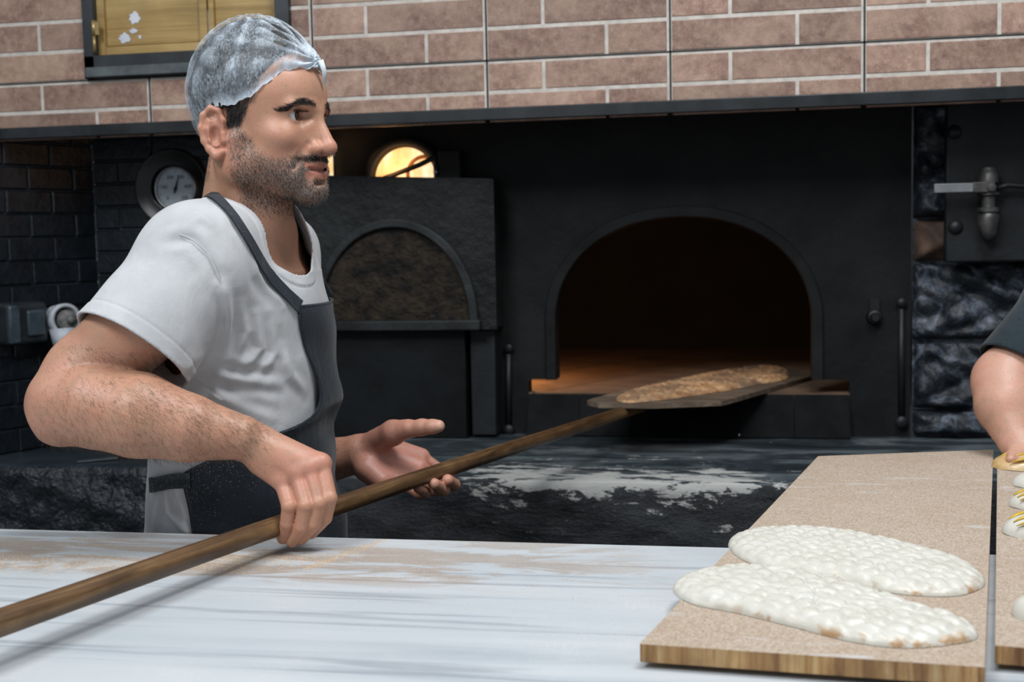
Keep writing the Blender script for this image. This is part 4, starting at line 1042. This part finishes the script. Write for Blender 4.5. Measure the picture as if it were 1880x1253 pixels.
VB, QB = body.mesh(.00135)
NBv = vnormals(VB, QB)
hv = hl(VB)
skin = np.array([.48, .265, .168]); V3 = np.tile(skin, (len(VB), 1))
def blend(m, col): 
    global V3
    m = np.clip(m, 0, 1)[:, None]; V3 = V3*(1-m)+np.array(col)*m
def gau(c, r): return np.exp(-(((hv-np.array(c))/np.array(r))**2).sum(1))
ishead = (hv[:, 2] > -.14) & (np.abs(hv[:, 1]) < .12) & (np.abs(hv[:, 0]) < .16)
sgn = np.where(hv[:, 1] >= 0, 1, -1); ha = hv.copy(); ha[:, 1] = np.abs(ha[:, 1])
def gab(c, r): return np.exp(-(((ha-np.array(c))/np.array(r))**2).sum(1))*ishead
blend(.55*gab((.116, 0, -.018), (.018, .018, .014)), (.56, .22, .16))
blend(.45*gab((.075, .048, -.012), (.022, .02, .02)), (.56, .25, .17))
blend(.85*gab((.004, .085, .0), (.03, .02, .045))*(ha[:, 1] > .068), (.52, .22, .155))
blend(.35*gab((.090, .034, .026), (.012, .022, .012)), (.30, .155, .09)); blend(.70*gab((.092, .030, .006), (.012, .020, .009)), (.30, .155, .09))  # eye-socket shading painted into the skin tint
lipm = np.maximum(gab((.097, 0, -.0425), (.025, .030, .0042)), gab((.096, 0, -.0550), (.025, .027, .0052)))*(ha[:, 1] < .0305)
lipm = np.clip(lipm*1.6, 0, 1); blend(1.0*lipm, (.44, .175, .14)); blend(gab((.097, 0, -.0488), (.03, .032, .0019)), (.10, .03, .025))
# stubble field (its own pigmented area)
f_, s_, u_ = ha[:, 0], ha[:, 1], ha[:, 2]
line = np.interp(f_, [-.02, .005, .025, .045, .065, .085, .10], [.06, .035, .008, -.020, -.033, -.030, -.0285])
bd_ = sstep(line-u_, -.006, .012)*sstep(f_, .004, .018)*sstep(u_, -.118, -.085)*(ishead)
bd_ *= (lipm < .25); bd_ *= 1-.75*gab((.096, 0, -.066), (.02, .014, .005)); bd_ *= 1-.9*gab((.104, 0, -.028), (.02, .006, .004))
bd_ *= (1-.8*np.exp(-(((ha-np.array([.090, .020, -.062]))/np.array([.014, .009, .006]))**2).sum(1)))*(1-.6*np.exp(-(((ha-np.array([.058, .05, -.078]))/np.array([.012, .02, .009]))**2).sum(1)))
beard = bd_.copy(); blend(.55*beard, (.17, .12, .095))
# hands and elbow flush
def near(p, r): return np.exp(-((VB-p)**2).sum(1)/r**2)
for m_ in mcp: blend(.45*near(m_, .03), (.55, .24, .175))
blend(.35*near(at(545, 930, d=1.59), .06), (.54, .25, .18)); blend(.6*near(El, .05), (.54, .25, .19))
pl_ = np.clip(1.3*near(LH(745, 845, 1.98), .085), 0, 1); blend(.85*pl_, (.60, .27, .21))
blend(.8*near(LH(806, 783, 1.92), .012), (.66, .42, .33))
man = thing('person', (PC[-2][0], PC[-2][1], 0), 'man in white t-shirt, navy apron and white hairnet holding the long peel', 'person')
bo = to_obj('body', VB, QB, MAT['skin'], man)
set_attr(bo.data, 'tint', np.column_stack([V3, np.ones(len(V3))]), 'FLOAT_COLOR')

# eyes
for s in (1, -1):
    c = H(.0770, s*.0315, .0212); g = nrm(HF*.97-HS*.02+HU*.0)
    mb = MB(); mb.lathe([(.0132*SC*math.sin(a), .0132*SC*math.cos(a)) for a in np.linspace(0, math.pi, 20)], c, g, 28); e = mb.build('eyeball', MAT['eye_white'], man)
    mb = MB(); mb.lathe([(0, .0139*SC)]+[(.0055*SC*q, (.0139-.0012*q*q)*SC) for q in (.4, .7, .9, 1.0)]+[(.0062*SC, .0115*SC)], c, g, 28); mb.build('iris', MAT['iris'], e)
# hair: brow, beard, sideburns, arm hair
rg = np.random.default_rng(2)
def pick(w_, n):
    w_ = np.clip(w_, 0, None); return rg.choice(len(w_), n, p=w_/w_.sum())
i_ = pick(beard, 11500); dn = -HU*.75+HF*.35
strands('beard', VB[i_], np.tile(dn, (len(i_), 1)), NBv[i_], .0042, .00032, MAT['hair'], man, .35, .35, 1)
i_ = pick(beard*(sstep(hv[:, 0], .04, .09)+.25), 6500)
strands('beard', VB[i_], np.tile(dn, (len(i_), 1)), NBv[i_], .0044, .00032, MAT['grey_hair'], man, .4, .35, 2)['label'] = 'greying stubble hairs'
mo_ = gab((.094, .013, -.0340), (.016, .018, .0034))*(ha[:, 2] < -.0295)*(lipm < .3); i_ = pick(mo_, 1700)
strands('moustache', VB[i_], -HU*.35+HF*.15+np.sign(hv[i_, 1])[:, None]*HS*.7, NBv[i_], .0046, .00036, MAT['hair'], man, .3, .25, 3)
for s in (1, -1):
    w_ = np.zeros(len(VB))
    for q in np.linspace(0, 1, 9):
        c = np.array([.1000-.030*q*q, s*(.010+.041*q), .0350+.0060*math.sin(q*2.9)-.0085*q*q]); w_ += np.exp(-((hv[:, 1:]-c[1:])**2/np.array([.0045, .0034 if q < .7 else .0024])**2).sum(1))*(hv[:, 0] > .045)*ishead
    i_ = pick(w_*(w_ > .25), 1500); strands('eyebrow', VB[i_], np.tile(HS*s*.8-HF*.4+HU*.12, (len(i_), 1)), NBv[i_], .0068, .00042, MAT['hair'], man, .12, .18, 5+s)
    w_ = gau((.093, s*.0315, .0275), (.01, .013, .0018)); i_ = pick(w_*(w_ > .3), 260); strands('eyelash', VB[i_], np.tile(HF-HU*.1, (len(i_), 1)), NBv[i_], .005, .0003, MAT['hair'], man, .2, .2, 11)
sb = sstep(ha[:, 0], .004, .012)*(1-sstep(ha[:, 0]-.62*(ha[:, 2]-.03), .026, .038))*sstep(ha[:, 2], -.010, .012)*(1-sstep(ha[:, 2], .075, .085))*(ha[:, 1] > .045)*ishead
bk = (1-sstep(ha[:, 0], -.045, -.035))*sstep(ha[:, 2], -.065, -.045)*(1-sstep(ha[:, 2], .02, .04))*ishead
i_ = pick(sb, 7500); strands('sideburn', VB[i_], np.tile(-HU*.9-HF*.3, (len(i_), 1)), NBv[i_], .010, .00040, MAT['hair'], man, .16, .18, 21)
i_ = pick(bk, 2500); strands('nape_hair', VB[i_], np.tile(-HU*.9, (len(i_), 1)), NBv[i_], .009, .0004, MAT['hair'], man, .2, .2, 22)
fd = nrm(Wr-El); al = (VB-El) @ fd; L_ = np.linalg.norm(Wr-El)
rad_ = np.linalg.norm(VB-El-al[:, None]*fd, axis=1)
am = sstep(al, -.06, .02)*(1-sstep(al, L_-.0, L_+.06))*(rad_ < .085)*(VB[:, 1] < El[1]+.1)
am = am*(.35+.65*sstep((NBv @ HU), -.4, .5)); i_ = pick(am, 12000)
strands('arm_hair', VB[i_], np.tile(fd*.7-HU*.6, (len(i_), 1)), NBv[i_], .012, .00019, simple('arm_hair_brown', (.05, .032, .02), (.09, .06, .04), .6), man, .12, .45, 31)
al2 = near(LW, .05)+near(at(620, 830, d=2.0), .05); i_ = pick(al2, 700)
strands('arm_hair', VB[i_], np.tile(nrm(LW-Le)*.7-HU*.4, (len(i_), 1)), NBv[i_], .010, .00022, MAT['hair'], man, .2, .4, 32)
# head of hair under the net
hs = Sdf(); hs.ell(H(.007, 0, .060), np.array([.0955, .0785, .0990])*SC, .004, 'u', HR)
def hairpost(P, D):
    q = hl(P); f, s, u = q[..., 0], np.abs(q[..., 1]), q[..., 2]
    lim = np.interp(f, [-.10, -.05, -.012, .012, .03, .06, .085], [-.02, -.01, .028, .036, .052, .080, .125])
    return np.maximum(D, (lim-u)*.7)
hs.post.append(hairpost); Vh, Qh = hs.mesh(.003); to_obj('hair', Vh, Qh, MAT['hair'], man)

# hairnet: gathered shell from crown to elastic edge
def ellp(psi, th, a=.100, b=.0825, c=.104): return np.array([.008+a*math.cos(th)*math.cos(psi), b*math.cos(th)*math.sin(psi), .060+c*math.sin(th)])
deg = [0, 20, 38, 52, 66, 80, 92, 104, 116, 130, 150, 180]; ue = [.086, .085, .080, .064, .046, .036, .034, .034, .006, -.018, -.030, -.034]
NPSI, NT = 300, 110
knot = np.array([.103, 0, .094]); V = np.zeros((NT+1, NPSI, 3)); dens = np.zeros((NT+1, NPSI))
for j in range(NPSI):
    psi = 2*math.pi*j/NPSI; pd = abs((math.degrees(psi)+180) % 360-180); U = float(np.interp(pd, deg, ue))+.0010*math.sin(j*.43)+.0007*math.sin(j*1.1)
    the = math.asin(max(-1, min(1, (U-.060)/.104)))
    for i in range(NT+1):
        t_ = i/NT; th = math.pi/2+(the-math.pi/2)*t_; p = ellp(psi, th)
        p[0] -= .012*max(0, math.cos(psi))*max(0, math.sin(th))**2*math.cos(th)*2
        dk = p-knot; dist = math.sqrt((dk**2).sum()); ang_k = math.atan2(dk[1], dk[2]+.35*dk[0])
        pl1 = math.sin(ang_k*17+2*math.sin(dist*35))*math.exp(-dist/.085)*.0034
        fold = .0016*math.sin(math.degrees(psi)*.23+th*5+1.2*math.sin(psi*5))*math.sin(t_*3.1)
        gather = .0011*math.sin(psi*31+math.sin(psi*7)*3)*sstep(np.array(t_), .80, 1.0)
        tight = -.004*sstep(np.array(t_), .90, .985)
        pull = .005*math.exp(-(dist/.022)**2)
        nn = nrm(p-np.array([0, 0, .05])); p = p+nn*(pl1+fold+gather+tight)+nrm([1, 0, .3])*pull
        V[i, j] = H(*p); dens[i, j] = .55*sstep(np.array(t_), .90, .99)+.5*math.exp(-(dist/.03)**2)+max(0, pl1+fold)*110-.03
b = MB(); F = [(i*NPSI+j, i*NPSI+(j+1) % NPSI, (i+1)*NPSI+(j+1) % NPSI, (i+1)*NPSI+j) for i in range(NT) for j in range(NPSI)]
b.add(V.reshape(-1, 3), F, 0, True); net = b.build('hairnet', MAT['net'], man, fixn=False); set_attr(net.data, 'dense', dens.reshape(-1))
mb = MB(); mb.tube([H(*(knot+np.array([.006, 0, .002]))), H(*(knot+np.array([.008, -.005, -.012]))), H(*(knot+np.array([.005, -.008, -.030])))], [.004, .0035, .0018], 10)
mb.build('elastic_band', simple('elastic_white', (.6, .66, .7), (.72, .78, .82), .7), net)

# t-shirt
SlE = at(240, 648, d=1.592); SlS = at(362, 478, d=1.655)
def shirt_sdf(g):
    s = Sdf(); s.fn(trunk(.006+g, ztop=PC[1][2]+.02), tc, .42, .03)
    s.cone(SlS, SlE, .068+g, .080+g, .035); s.cone(SlS, SlE+(SlE-SlS)*.35, .068+g, .086+g, .01)
    s.cone(SlS+np.array([0, 0, .006]), NB+np.array([0, 0, .0]), .066+g, .066+g, .04); s.cone(ShF, NB, .064+g, .064+g, .04)
    s.cone(ShF, at(505, 600, d=2.06), .066+g, .070+g, .03)
    s.cone(at(470, 560, d=1.78), at(500, 470, d=1.80), .09+g, .052+g, .03)
    s.cone(at(400, 560, d=1.70), at(370, 520, d=1.66), .07+g, .06+g, .05)
    s.cone(at(352, 800, d=1.77), at(338, 990, d=1.78), .035+g, .045+g, .05)
    return s
folds = [((352, 677), (430, 679), (512, 688)), ((410, 520), (420, 590), (412, 655)), ((440, 560), (452, 610), (430, 665)), ((470, 580), (480, 640), (440, 680)), ((500, 600), (505, 650), (470, 690)),
         ((300, 445), (355, 440), (405, 520)), ((300, 700), (400, 730), (500, 770)), ((330, 690), (420, 710), (520, 722)), ((300, 890), (310, 940), (350, 985)), ((310, 880), (335, 930), (345, 980)),
         ((288, 905), (284, 950), (282, 990)), ((325, 425), (370, 400), (395, 420)), ((440, 430), (470, 500), (520, 560)), ((520, 640), (535, 690), (560, 720))]
base = shirt_sdf(0); FL = []
for i, fo_ in enumerate(folds):
    hp = [base.hit(x, y) for x, y in fo_]
    if all(h is not None for h in hp): FL.append((hp, (.0045, .0060, .0040, .0050, .0035, .0035, .0040, .0035, .0060, .0050, .004, .003, .004, .004)[i], -1 if i in (0, 5, 7) else 1))
def fold_disp(X):
    dd = np.zeros(len(X))
    for hp, wd, sg in FL:
        hp = np.array(hp); best = np.full(len(X), 9.); tt = np.zeros(len(X)); n = len(hp)-1
        for i in range(n):
            a, b_ = hp[i], hp[i+1]; ba = b_-a; h = np.clip((X-a) @ ba/(ba @ ba), 0, 1); d_ = np.sqrt(((X-a-h[:, None]*ba)**2).sum(1))
            m = d_ < best; best[m] = d_[m]; tt[m] = (i+h[m])/n
        env = np.sin(np.clip(tt*.92+.04, 0, 1)*math.pi)**.7
        dd += sg*wd*env*(np.exp(-(best/.0075)**2)-.55*np.exp(-((best-.014)/.008)**2))
    dd += .0012*np.sin(X[:, 2]*44+5*np.sin(X[:, 0]*14)+X[:, 1]*20)*np.sin(X[:, 0]*31+X[:, 2]*17)
    ba = neckB-neckA; h = ((X-neckA) @ ba/(ba @ ba))[..., None]; h = np.clip(h, -.6, 1.0); dn_ = np.sqrt(((X-neckA-h*ba)**2).sum(-1))-(.072-.006*h[..., 0])
    dd += .0016*(1-sstep(dn_, .014, .017))-.0012*np.exp(-((dn_-.0165)/.002)**2)
    pc = (X-cut_p) @ cut_n; nearS = (np.sqrt(((X-SlE)**2).sum(-1)) < .14)*1.0; dd += nearS*(.0008*sstep(pc, -.022, -.019)-.0010*np.exp(-((pc+.0215)/.0018)**2))
    return dd
neckA = at(455, 372, d=1.765); neckB = at(497, 452, d=1.76)
nk = H(-.004, 0, -.140); nkn = nrm(H(.0, 0, -.05)-H(-.030, 0, -.135))
cut_n = nrm(SlE-SlS+CR*.10*np.linalg.norm(SlE-SlS)*0+CU*-.03)
p1, p2 = at(145, 592, d=1.60), at(335, 700, d=1.60); el_ = nrm(p2-p1); cut_n = nrm(np.cross(el_, np.cross(nrm(SlE-SlS), el_))); cut_p = (p1+p2)/2
sh = shirt_sdf(.0); trk = trunk(.006, ztop=PC[1][2]+.02)
neckA = at(455, 372, d=1.765); neckB = at(497, 452, d=1.76)
def shell(P, D):
    D2 = np.maximum(D, -(D+.0038))
    # sleeve opening
    loc = np.sqrt(((P-SlE)**2).sum(-1)); cut = np.minimum(np.where(loc < .20, (P-cut_p) @ cut_n, -1), trk(P)-.020)
    D2 = np.maximum(D2, cut)
    # neck opening
    ba = neckB-neckA; h = ((P-neckA) @ ba/(ba @ ba))[..., None]; h = np.clip(h, -.6, 1.0); dn_ = np.sqrt(((P-neckA-h*ba)**2).sum(-1))-(.072-.006*h[..., 0])
    return np.maximum(D2, -dn_)
sh.post.append(shell)
Vs, Qs = sh.mesh(.0022); so_ = shf0 = shirt_sdf(0)
gN = np.zeros_like(Vs)
for i in range(3):
    e_ = np.zeros(3); e_[i] = .002; gN[:, i] = so_.ev((Vs+e_)[None])[0]-so_.ev((Vs-e_)[None])[0]
gN /= np.linalg.norm(gN, axis=1)[:, None]+1e-9; Vs = Vs+gN*fold_disp(Vs)[:, None]; to_obj('t_shirt', Vs, Qs, MAT['shirt'], man)
# collar rib and seams follow the shirt
shf = shirt_sdf(.0)
def on_shirt(pts, off=.002, n=10):
    out = []
    for (a, b_) in zip(pts[:-1], pts[1:]):
        for t_ in np.linspace(0, 1, n, endpoint=False):
            q = shf.hit(a[0]+(b_[0]-a[0])*t_, a[1]+(b_[1]-a[1])*t_)
            if q is not None: out.append(q+shf.normal(q)*off)
    return out
def smooth_pts(P, k=3):
    P = np.array(P)
    for _ in range(k): P[1:-1] = (P[:-2]+2*P[1:-1]+P[2:])/4
    return P
def ribbon(name, pts, width, mat, parent, thick=.0016, nfun=None, wdir=None):
    P = smooth_pts(pts, 4); b = MB(); V = []; n = len(P)
    for i in range(n):
        t_ = nrm(P[min(i+1, n-1)]-P[max(i-1, 0)]); nn = nfun(P[i]) if nfun else nrm(np.cross(t_, wdir)); s = nrm(np.cross(t_, nn)); wd = width[i] if hasattr(width, '__len__') else width
        for a, c in ((-.5, 0), (-.5, 1), (.5, 1), (.5, 0)): V.append(P[i]+s*wd*a+nn*thick*c)
    F = [(i*4+j, i*4+(j+1) % 4, (i+1)*4+(j+1) % 4, (i+1)*4+j) for i in range(n-1) for j in range(4)]+[(0, 1, 2, 3), tuple((n-1)*4+j for j in range(4))]
    b.add(V, F, 0, True); return b.build(name, mat, parent, auto=50)
nf = lambda p: shf.normal(p)

# apron: sheet wrapped round the trunk front, near edge traced on the cloth
def solve_edge(px, py):
    """row (photo y of the trunk axis) and angle whose surface point shows at the pixel"""
    ph = np.radians(np.linspace(-20, 150, 341)); best = None
    for yr in range(int(py)-110, int(py)+40, 2):
        off = float(np.interp(yr, fo_y, fo_o)); z = at(445, yr, d=TD)[2]
        cx_, cy_, a, b_ = (np.interp(z, PZ, q) for q in (pcx, pcy, paa, pbb)); o1 = off*np.maximum(.25, np.cos(ph))+.004
        P = np.array([cx_, cy_, z])+TF*((a+.008+o1)*np.cos(ph))[:, None]+TS*((b_+.008+o1*.6)*np.sin(ph))[:, None]-CO
        dz = P @ CF; e = np.hypot(940+FPX*(P @ CR)/dz-px, 626.5-FPX*(P @ CU)/dz-py)
        i = int(np.argmin(e))
        if best is None or e[i] < best[0]: best = (e[i], yr, ph[i])
    return best
def PCI(z, ph, off):
    cx_, cy_, a, b_ = (np.interp(z, PZ, q) for q in (pcx, pcy, paa, pbb))
    u = (a+.008+off)*math.cos(ph); v = (b_+.008+off*.6)*math.sin(ph); return np.array([cx_, cy_, z])+TF*u+TS*v
ey = [566, 600, 640, 670, 700, 730, 750, 765, 778, 790, 810, 830, 850, 870, 900, 940, 990, 1080]
ex = [545, 553, 566, 576, 585, 588, 582, 570, 552, 520, 470, 420, 375, 332, 338, 345, 354, 360]
fo_y = [555, 640, 700, 740, 790, 830, 900, 990, 1080]; fo_o = [.003, .001, .002, .009, .000, .002, .006, .010, .014]
se = [solve_edge(x, y) for x, y in zip(ex, ey)]; ey = [q[1] for q in se]; phis = [q[2] for q in se]
for i in range(1, len(ey)): ey[i] = max(ey[i], ey[i-1]+1)
NR, NC = 150, 60; V = np.zeros((NR+1, NC+1, 3)); yy = np.linspace(ey[0]-2, 1080, NR+1)
for i, y in enumerate(yy):
    z = at(445, y, d=TD)[2]; ph1 = float(np.interp(y, ey, phis)); ph0 = -math.radians(float(np.interp(y, [560, 600, 860, 1080], [38, 45, 100, 95]))); o_ = float(np.interp(y, fo_y, fo_o))
    for j in range(NC+1):
        t_ = j/NC; ph = ph0+(ph1-ph0)*t_
        wv = .0030*math.sin(ph*6+y*.021)+.0022*math.sin(y*.055+ph*3)
        if 690 < y < 800: wv += .006*math.sin((y-690)/110*math.pi)*math.exp(-((ph-ph1)/.35)**2)
        if y > 870: wv += .004*math.sin(ph*9+1)*min(1, (y-870)/80)
        oo = o_*max(.25, math.cos(ph))+.004
        V[i, j] = PCI(z, ph, oo+wv)
for _ in range(2): V[1:-1, 1:-1] = (V[:-2, 1:-1]+V[2:, 1:-1]+V[1:-1, :-2]+V[1:-1, 2:]+4*V[1:-1, 1:-1])/8
b = MB(); b.add(V.reshape(-1, 3), [(i*(NC+1)+j, i*(NC+1)+j+1, (i+1)*(NC+1)+j+1, (i+1)*(NC+1)+j) for i in range(NR) for j in range(NC)], 0, True)
ap = b.build('apron', MAT['apron'], man, fixn=False)
sm = on_shirt([(322, 428), (352, 438), (384, 466), (404, 512), (412, 570), (411, 640)], .0003, 8)
ribbon('shoulder_seam', sm, .0014, MAT['shirt'], man, .0005, nf)
q = ap.modifiers.new('solid', 'SOLIDIFY'); q.thickness = .0022; q.offset = 0
# hem cord along the near edge and the top
mb = MB(); mb.tube(smooth_pts([V[i, NC] for i in range(0, NR+1, 2)], 1), .0018, 8); mb.build('hem', MAT['apron'], ap)
mb = MB(); mb.tube(smooth_pts([V[0, j] for j in range(0, NC+1, 2)], 1), .0022, 8); mb.build('hem', MAT['apron'], ap)
st = on_shirt([(374, 352), (398, 368), (425, 398), (455, 445), (480, 490), (510, 532)], .0035, 7); st = [H(-.052, .045, -.082), H(-.05, .055, -.088)]*0+list(st)+[V[0, NC-1]]
ribbon('neck_strap', st, .020, MAT['apron'], ap, .0018, nf)
st = [V[0, 4]]+[PCI(at(445, y, d=TD)[2], math.radians(-38-(562-y)*.22), .010) for y in (545, 525, 505, 490)]+[at(470, 410, d=1.86)]
ribbon('neck_strap', st, .020, MAT['apron'], ap, .0018, None, HU)
st_first = on_shirt([(380, 356), (398, 368)], .004, 6)[0]
# strap round the nape
st = [H(-.060+.0*a, .0, 0)*0+H(-.045-.045*math.cos(a), .062*math.sin(a), -.090-.008*abs(math.sin(a))) for a in np.linspace(-1.9, 1.45, 26)]+[st_first]
P = smooth_pts(st, 3); b = MB(); Vr = []
for i in range(len(P)):
    t_ = nrm(P[min(i+1, len(P)-1)]-P[max(i-1, 0)]); s = np.array([0, 0, 1.]); nn = nrm(np.cross(t_, s))
    for a_, c_ in ((-.5, 0), (-.5, 1), (.5, 1), (.5, 0)): Vr.append(P[i]+s*.022*a_+nn*.0018*c_)
b.add(Vr, [(i*4+j, i*4+(j+1) % 4, (i+1)*4+(j+1) % 4, (i+1)*4+j) for i in range(len(P)-1) for j in range(4)], 0, True); b.build('neck_strap', MAT['apron'], ap)
# waist tie
iw = int(np.argmin([abs(626.5-FPX*((V[i, NC]-CO) @ CU)/((V[i, NC]-CO) @ CF)-880) for i in range(NR+1)])); tie = [V[iw, NC-2], V[iw, NC]+TS*.002]+on_shirt([(318, 883), (304, 887), (290, 890), (278, 892)], .004, 6)
tie = smooth_pts(tie+[tie[-1]+CF*.012-CR*.004, tie[-1]+CF*.035-CR*.003, tie[-1]+CF*.07+CR*.01], 4); b = MB(); Vr = []
for i in range(len(tie)):
    t_ = nrm(tie[min(i+1, len(tie)-1)]-tie[max(i-1, 0)]); s = np.array([0, 0, 1.]); nn = nrm(np.cross(t_, s))
    if nn @ CF > 0: nn = -nn
    for a_, c_ in ((-.5, 0), (-.5, 1), (.5, 1), (.5, 0)): Vr.append(tie[i]+s*.021*a_+nn*.0035*c_)
b.add(Vr, [(i*4+j, i*4+(j+1) % 4, (i+1)*4+(j+1) % 4, (i+1)*4+j) for i in range(len(tie)-1) for j in range(4)], 0, True); b.build('waist_tie', MAT['apron'], ap)
k0 = shf.hit(291, 889)
if k0 is None: k0 = at(291, 889, d=1.72)
mb = MB(); mb.tube([at(288, 893, d=1.75), at(281, 925, d=1.765), at(275, 972, d=1.77), at(272, 1020, d=1.77)], [.009, .008, .010, .010], 10, flat=.35); mb.build('tie_end', MAT['apron'], ap)

# trousers and shoes (behind the table)
tr = Sdf(); hz_ = PZ[0]+.03; hc_ = np.array([PC[-1][0], PC[-1][1], hz_])
tr.ell(hc_-np.array([0, 0, .02]), np.array([.118, .138, .12]), .05, 'u', np.stack([TF, TS, HU]))
for s in (1, -1):
    hp = hc_+TS*s*.068-HU*.06; kn_ = np.array([hp[0], hp[1], .50])+TF*.03; an = np.array([hp[0], hp[1], .10])-TF*.01
    tr.chain([hp, kn_, an], [.078, .062, .052], .03)
Vt, Qt = tr.mesh(.006); to_obj('trousers', Vt, Qt, MAT['trousers'], man)
for s in (1, -1):
    an = hc_+TS*s*.07; an = np.array([an[0], an[1], .05])
    so = Sdf(); so.chain([an-TF*.05+HU*-.005, an+TF*.09-HU*.008, an+TF*.17-HU*.015], [.042, .042, .034], .02); so.cone(an, an+HU*.06, .042, .042, .02); so.fn(lambda P: -P[..., 2], an, .4, .003, 'i')
    Vx, Qx = so.mesh(.005); to_obj('shoe', Vx, Qx, MAT['dark_plastic'], man)

# ------------------------------------------------------------------ second person, cut by the right edge
p2_ = thing('person', (at(2300, 700, d=2.02)[0], at(2300, 700, d=2.02)[1], 0), 'second person in a dark t-shirt, only the bent bare arm showing at the right edge', 'person')
b2 = Sdf(); sh2 = at(1985, 540, d=2.06); el2 = at(1848, 700, d=2.03); wr2 = at(1872, 812, d=1.955); hd2 = at(1885, 835, d=1.925)
tx2 = at(2300, 600, d=2.02)
b2.chain([sh2, el2], [.056, .050], .02); b2.chain([el2, at(1850, 745, d=2.00), wr2], [.054, .052, .030], .02)
b2.cone(at(1822, 706, d=2.02), at(1830, 712, d=2.02), .022, .022, .02)
b2.cone(at(1838, 790, d=1.985), at(1858, 822, d=1.95), .016, .014, .012); b2.cone(wr2, hd2, .024, .02, .015)
for i, (dx, dy) in enumerate(((-26, 8), (-12, 14), (4, 16), (20, 14))):
    q0 = at(1885+dx*.5, 836, d=1.92); q1 = at(1885+dx, 838+dy*.3, d=1.90); q2 = at(1885+dx*1.1, 836+dy, d=1.88); b2.chain([hd2, q0, q1, q2], [.015, .010, .009, .0075], .006)
b2.chain([hd2, at(1868, 832, d=1.93), at(1856, 836, d=1.915)], [.016, .012, .009], .008)
b2.cone(tx2+HU*.02, tx2-HU*.55, .13, .14, .04); b2.cone(sh2, tx2+HU*.10, .06, .09, .05); shf2 = tx2+(tx2-sh2)*np.array([1, 1, 0]); shf2[2] = sh2[2]
b2.cone(shf2, tx2+HU*.10, .06, .09, .05); b2.chain([shf2, shf2-HU*.28+CR*.03, shf2-HU*.30-CF*.2], [.056, .045, .035], .02)
hh = tx2+HU*.42; b2.cone(tx2+HU*.12, hh, .055, .052, .03); b2.ell(hh+HU*.06, (.08, .095, .12), .03); b2.ell(hh+HU*.03+nrm(-CF)*.085, (.014, .02, .022), .02)
V2, Q2 = b2.mesh(.0028); o2 = to_obj('body', V2, Q2, MAT['skin'], p2_)
t2 = np.tile(np.array([.56, .33, .24]), (len(V2), 1)); g_ = np.exp(-((V2-at(1808, 700, d=2.03))**2).sum(1)/.03**2)[:, None]; t2 = t2*(1-.5*g_)+np.array([.62, .28, .22])*.5*g_
set_attr(o2.data, 'tint', np.column_stack([t2, np.ones(len(t2))]), 'FLOAT_COLOR')
n2 = vnormals(V2, Q2); w_ = np.exp(-((V2-at(1845, 760, d=2.03))**2).sum(1)/.07**2); i_ = pick(w_, 900)
strands('arm_hair', V2[i_], np.tile(-HU, (len(i_), 1)), n2[i_], .008, .0002, MAT['grey_hair'], p2_, .15, .4, 41)
s2 = Sdf(); ctp = at(1842, 662, d=2.04); cn = nrm(el2-sh2+CR*.03)
s2.cone(sh2, el2, .070, .068, .02); s2.cone(tx2+HU*.02, tx2-HU*.55, .145, .155, .04); s2.cone(sh2, tx2+HU*.10, .072, .10, .05); s2.cone(shf2, tx2+HU*.10, .072, .10, .05); s2.cone(shf2, shf2-HU*.2+CR*.02, .07, .065, .02)
def shell2(P, D):
    D2 = np.maximum(D, -(D+.005)); D2 = np.maximum(D2, np.where(np.sqrt(((P-el2)**2).sum(-1)) < .16, (P-ctp) @ cn, -1))
    return np.maximum(D2, .055-np.sqrt(((P-(tx2+HU*.26))**2).sum(-1)))
s2.post.append(shell2); V_, Q_ = s2.mesh(.003); to_obj('t_shirt', V_, Q_, MAT['tshirt_dark'], p2_)
tr = Sdf(); hc_ = tx2-HU*.58; tr.ell(hc_, (.16, .14, .12), .05)
for s in (1, -1): tr.chain([hc_+CR*s*.085, np.array([hc_[0]+CR[0]*s*.09, hc_[1], .5]), np.array([hc_[0]+CR[0]*s*.09, hc_[1], .06])], [.09, .065, .055], .03)
Vt, Qt = tr.mesh(.008); to_obj('trousers', Vt, Qt, MAT['trousers'], p2_)
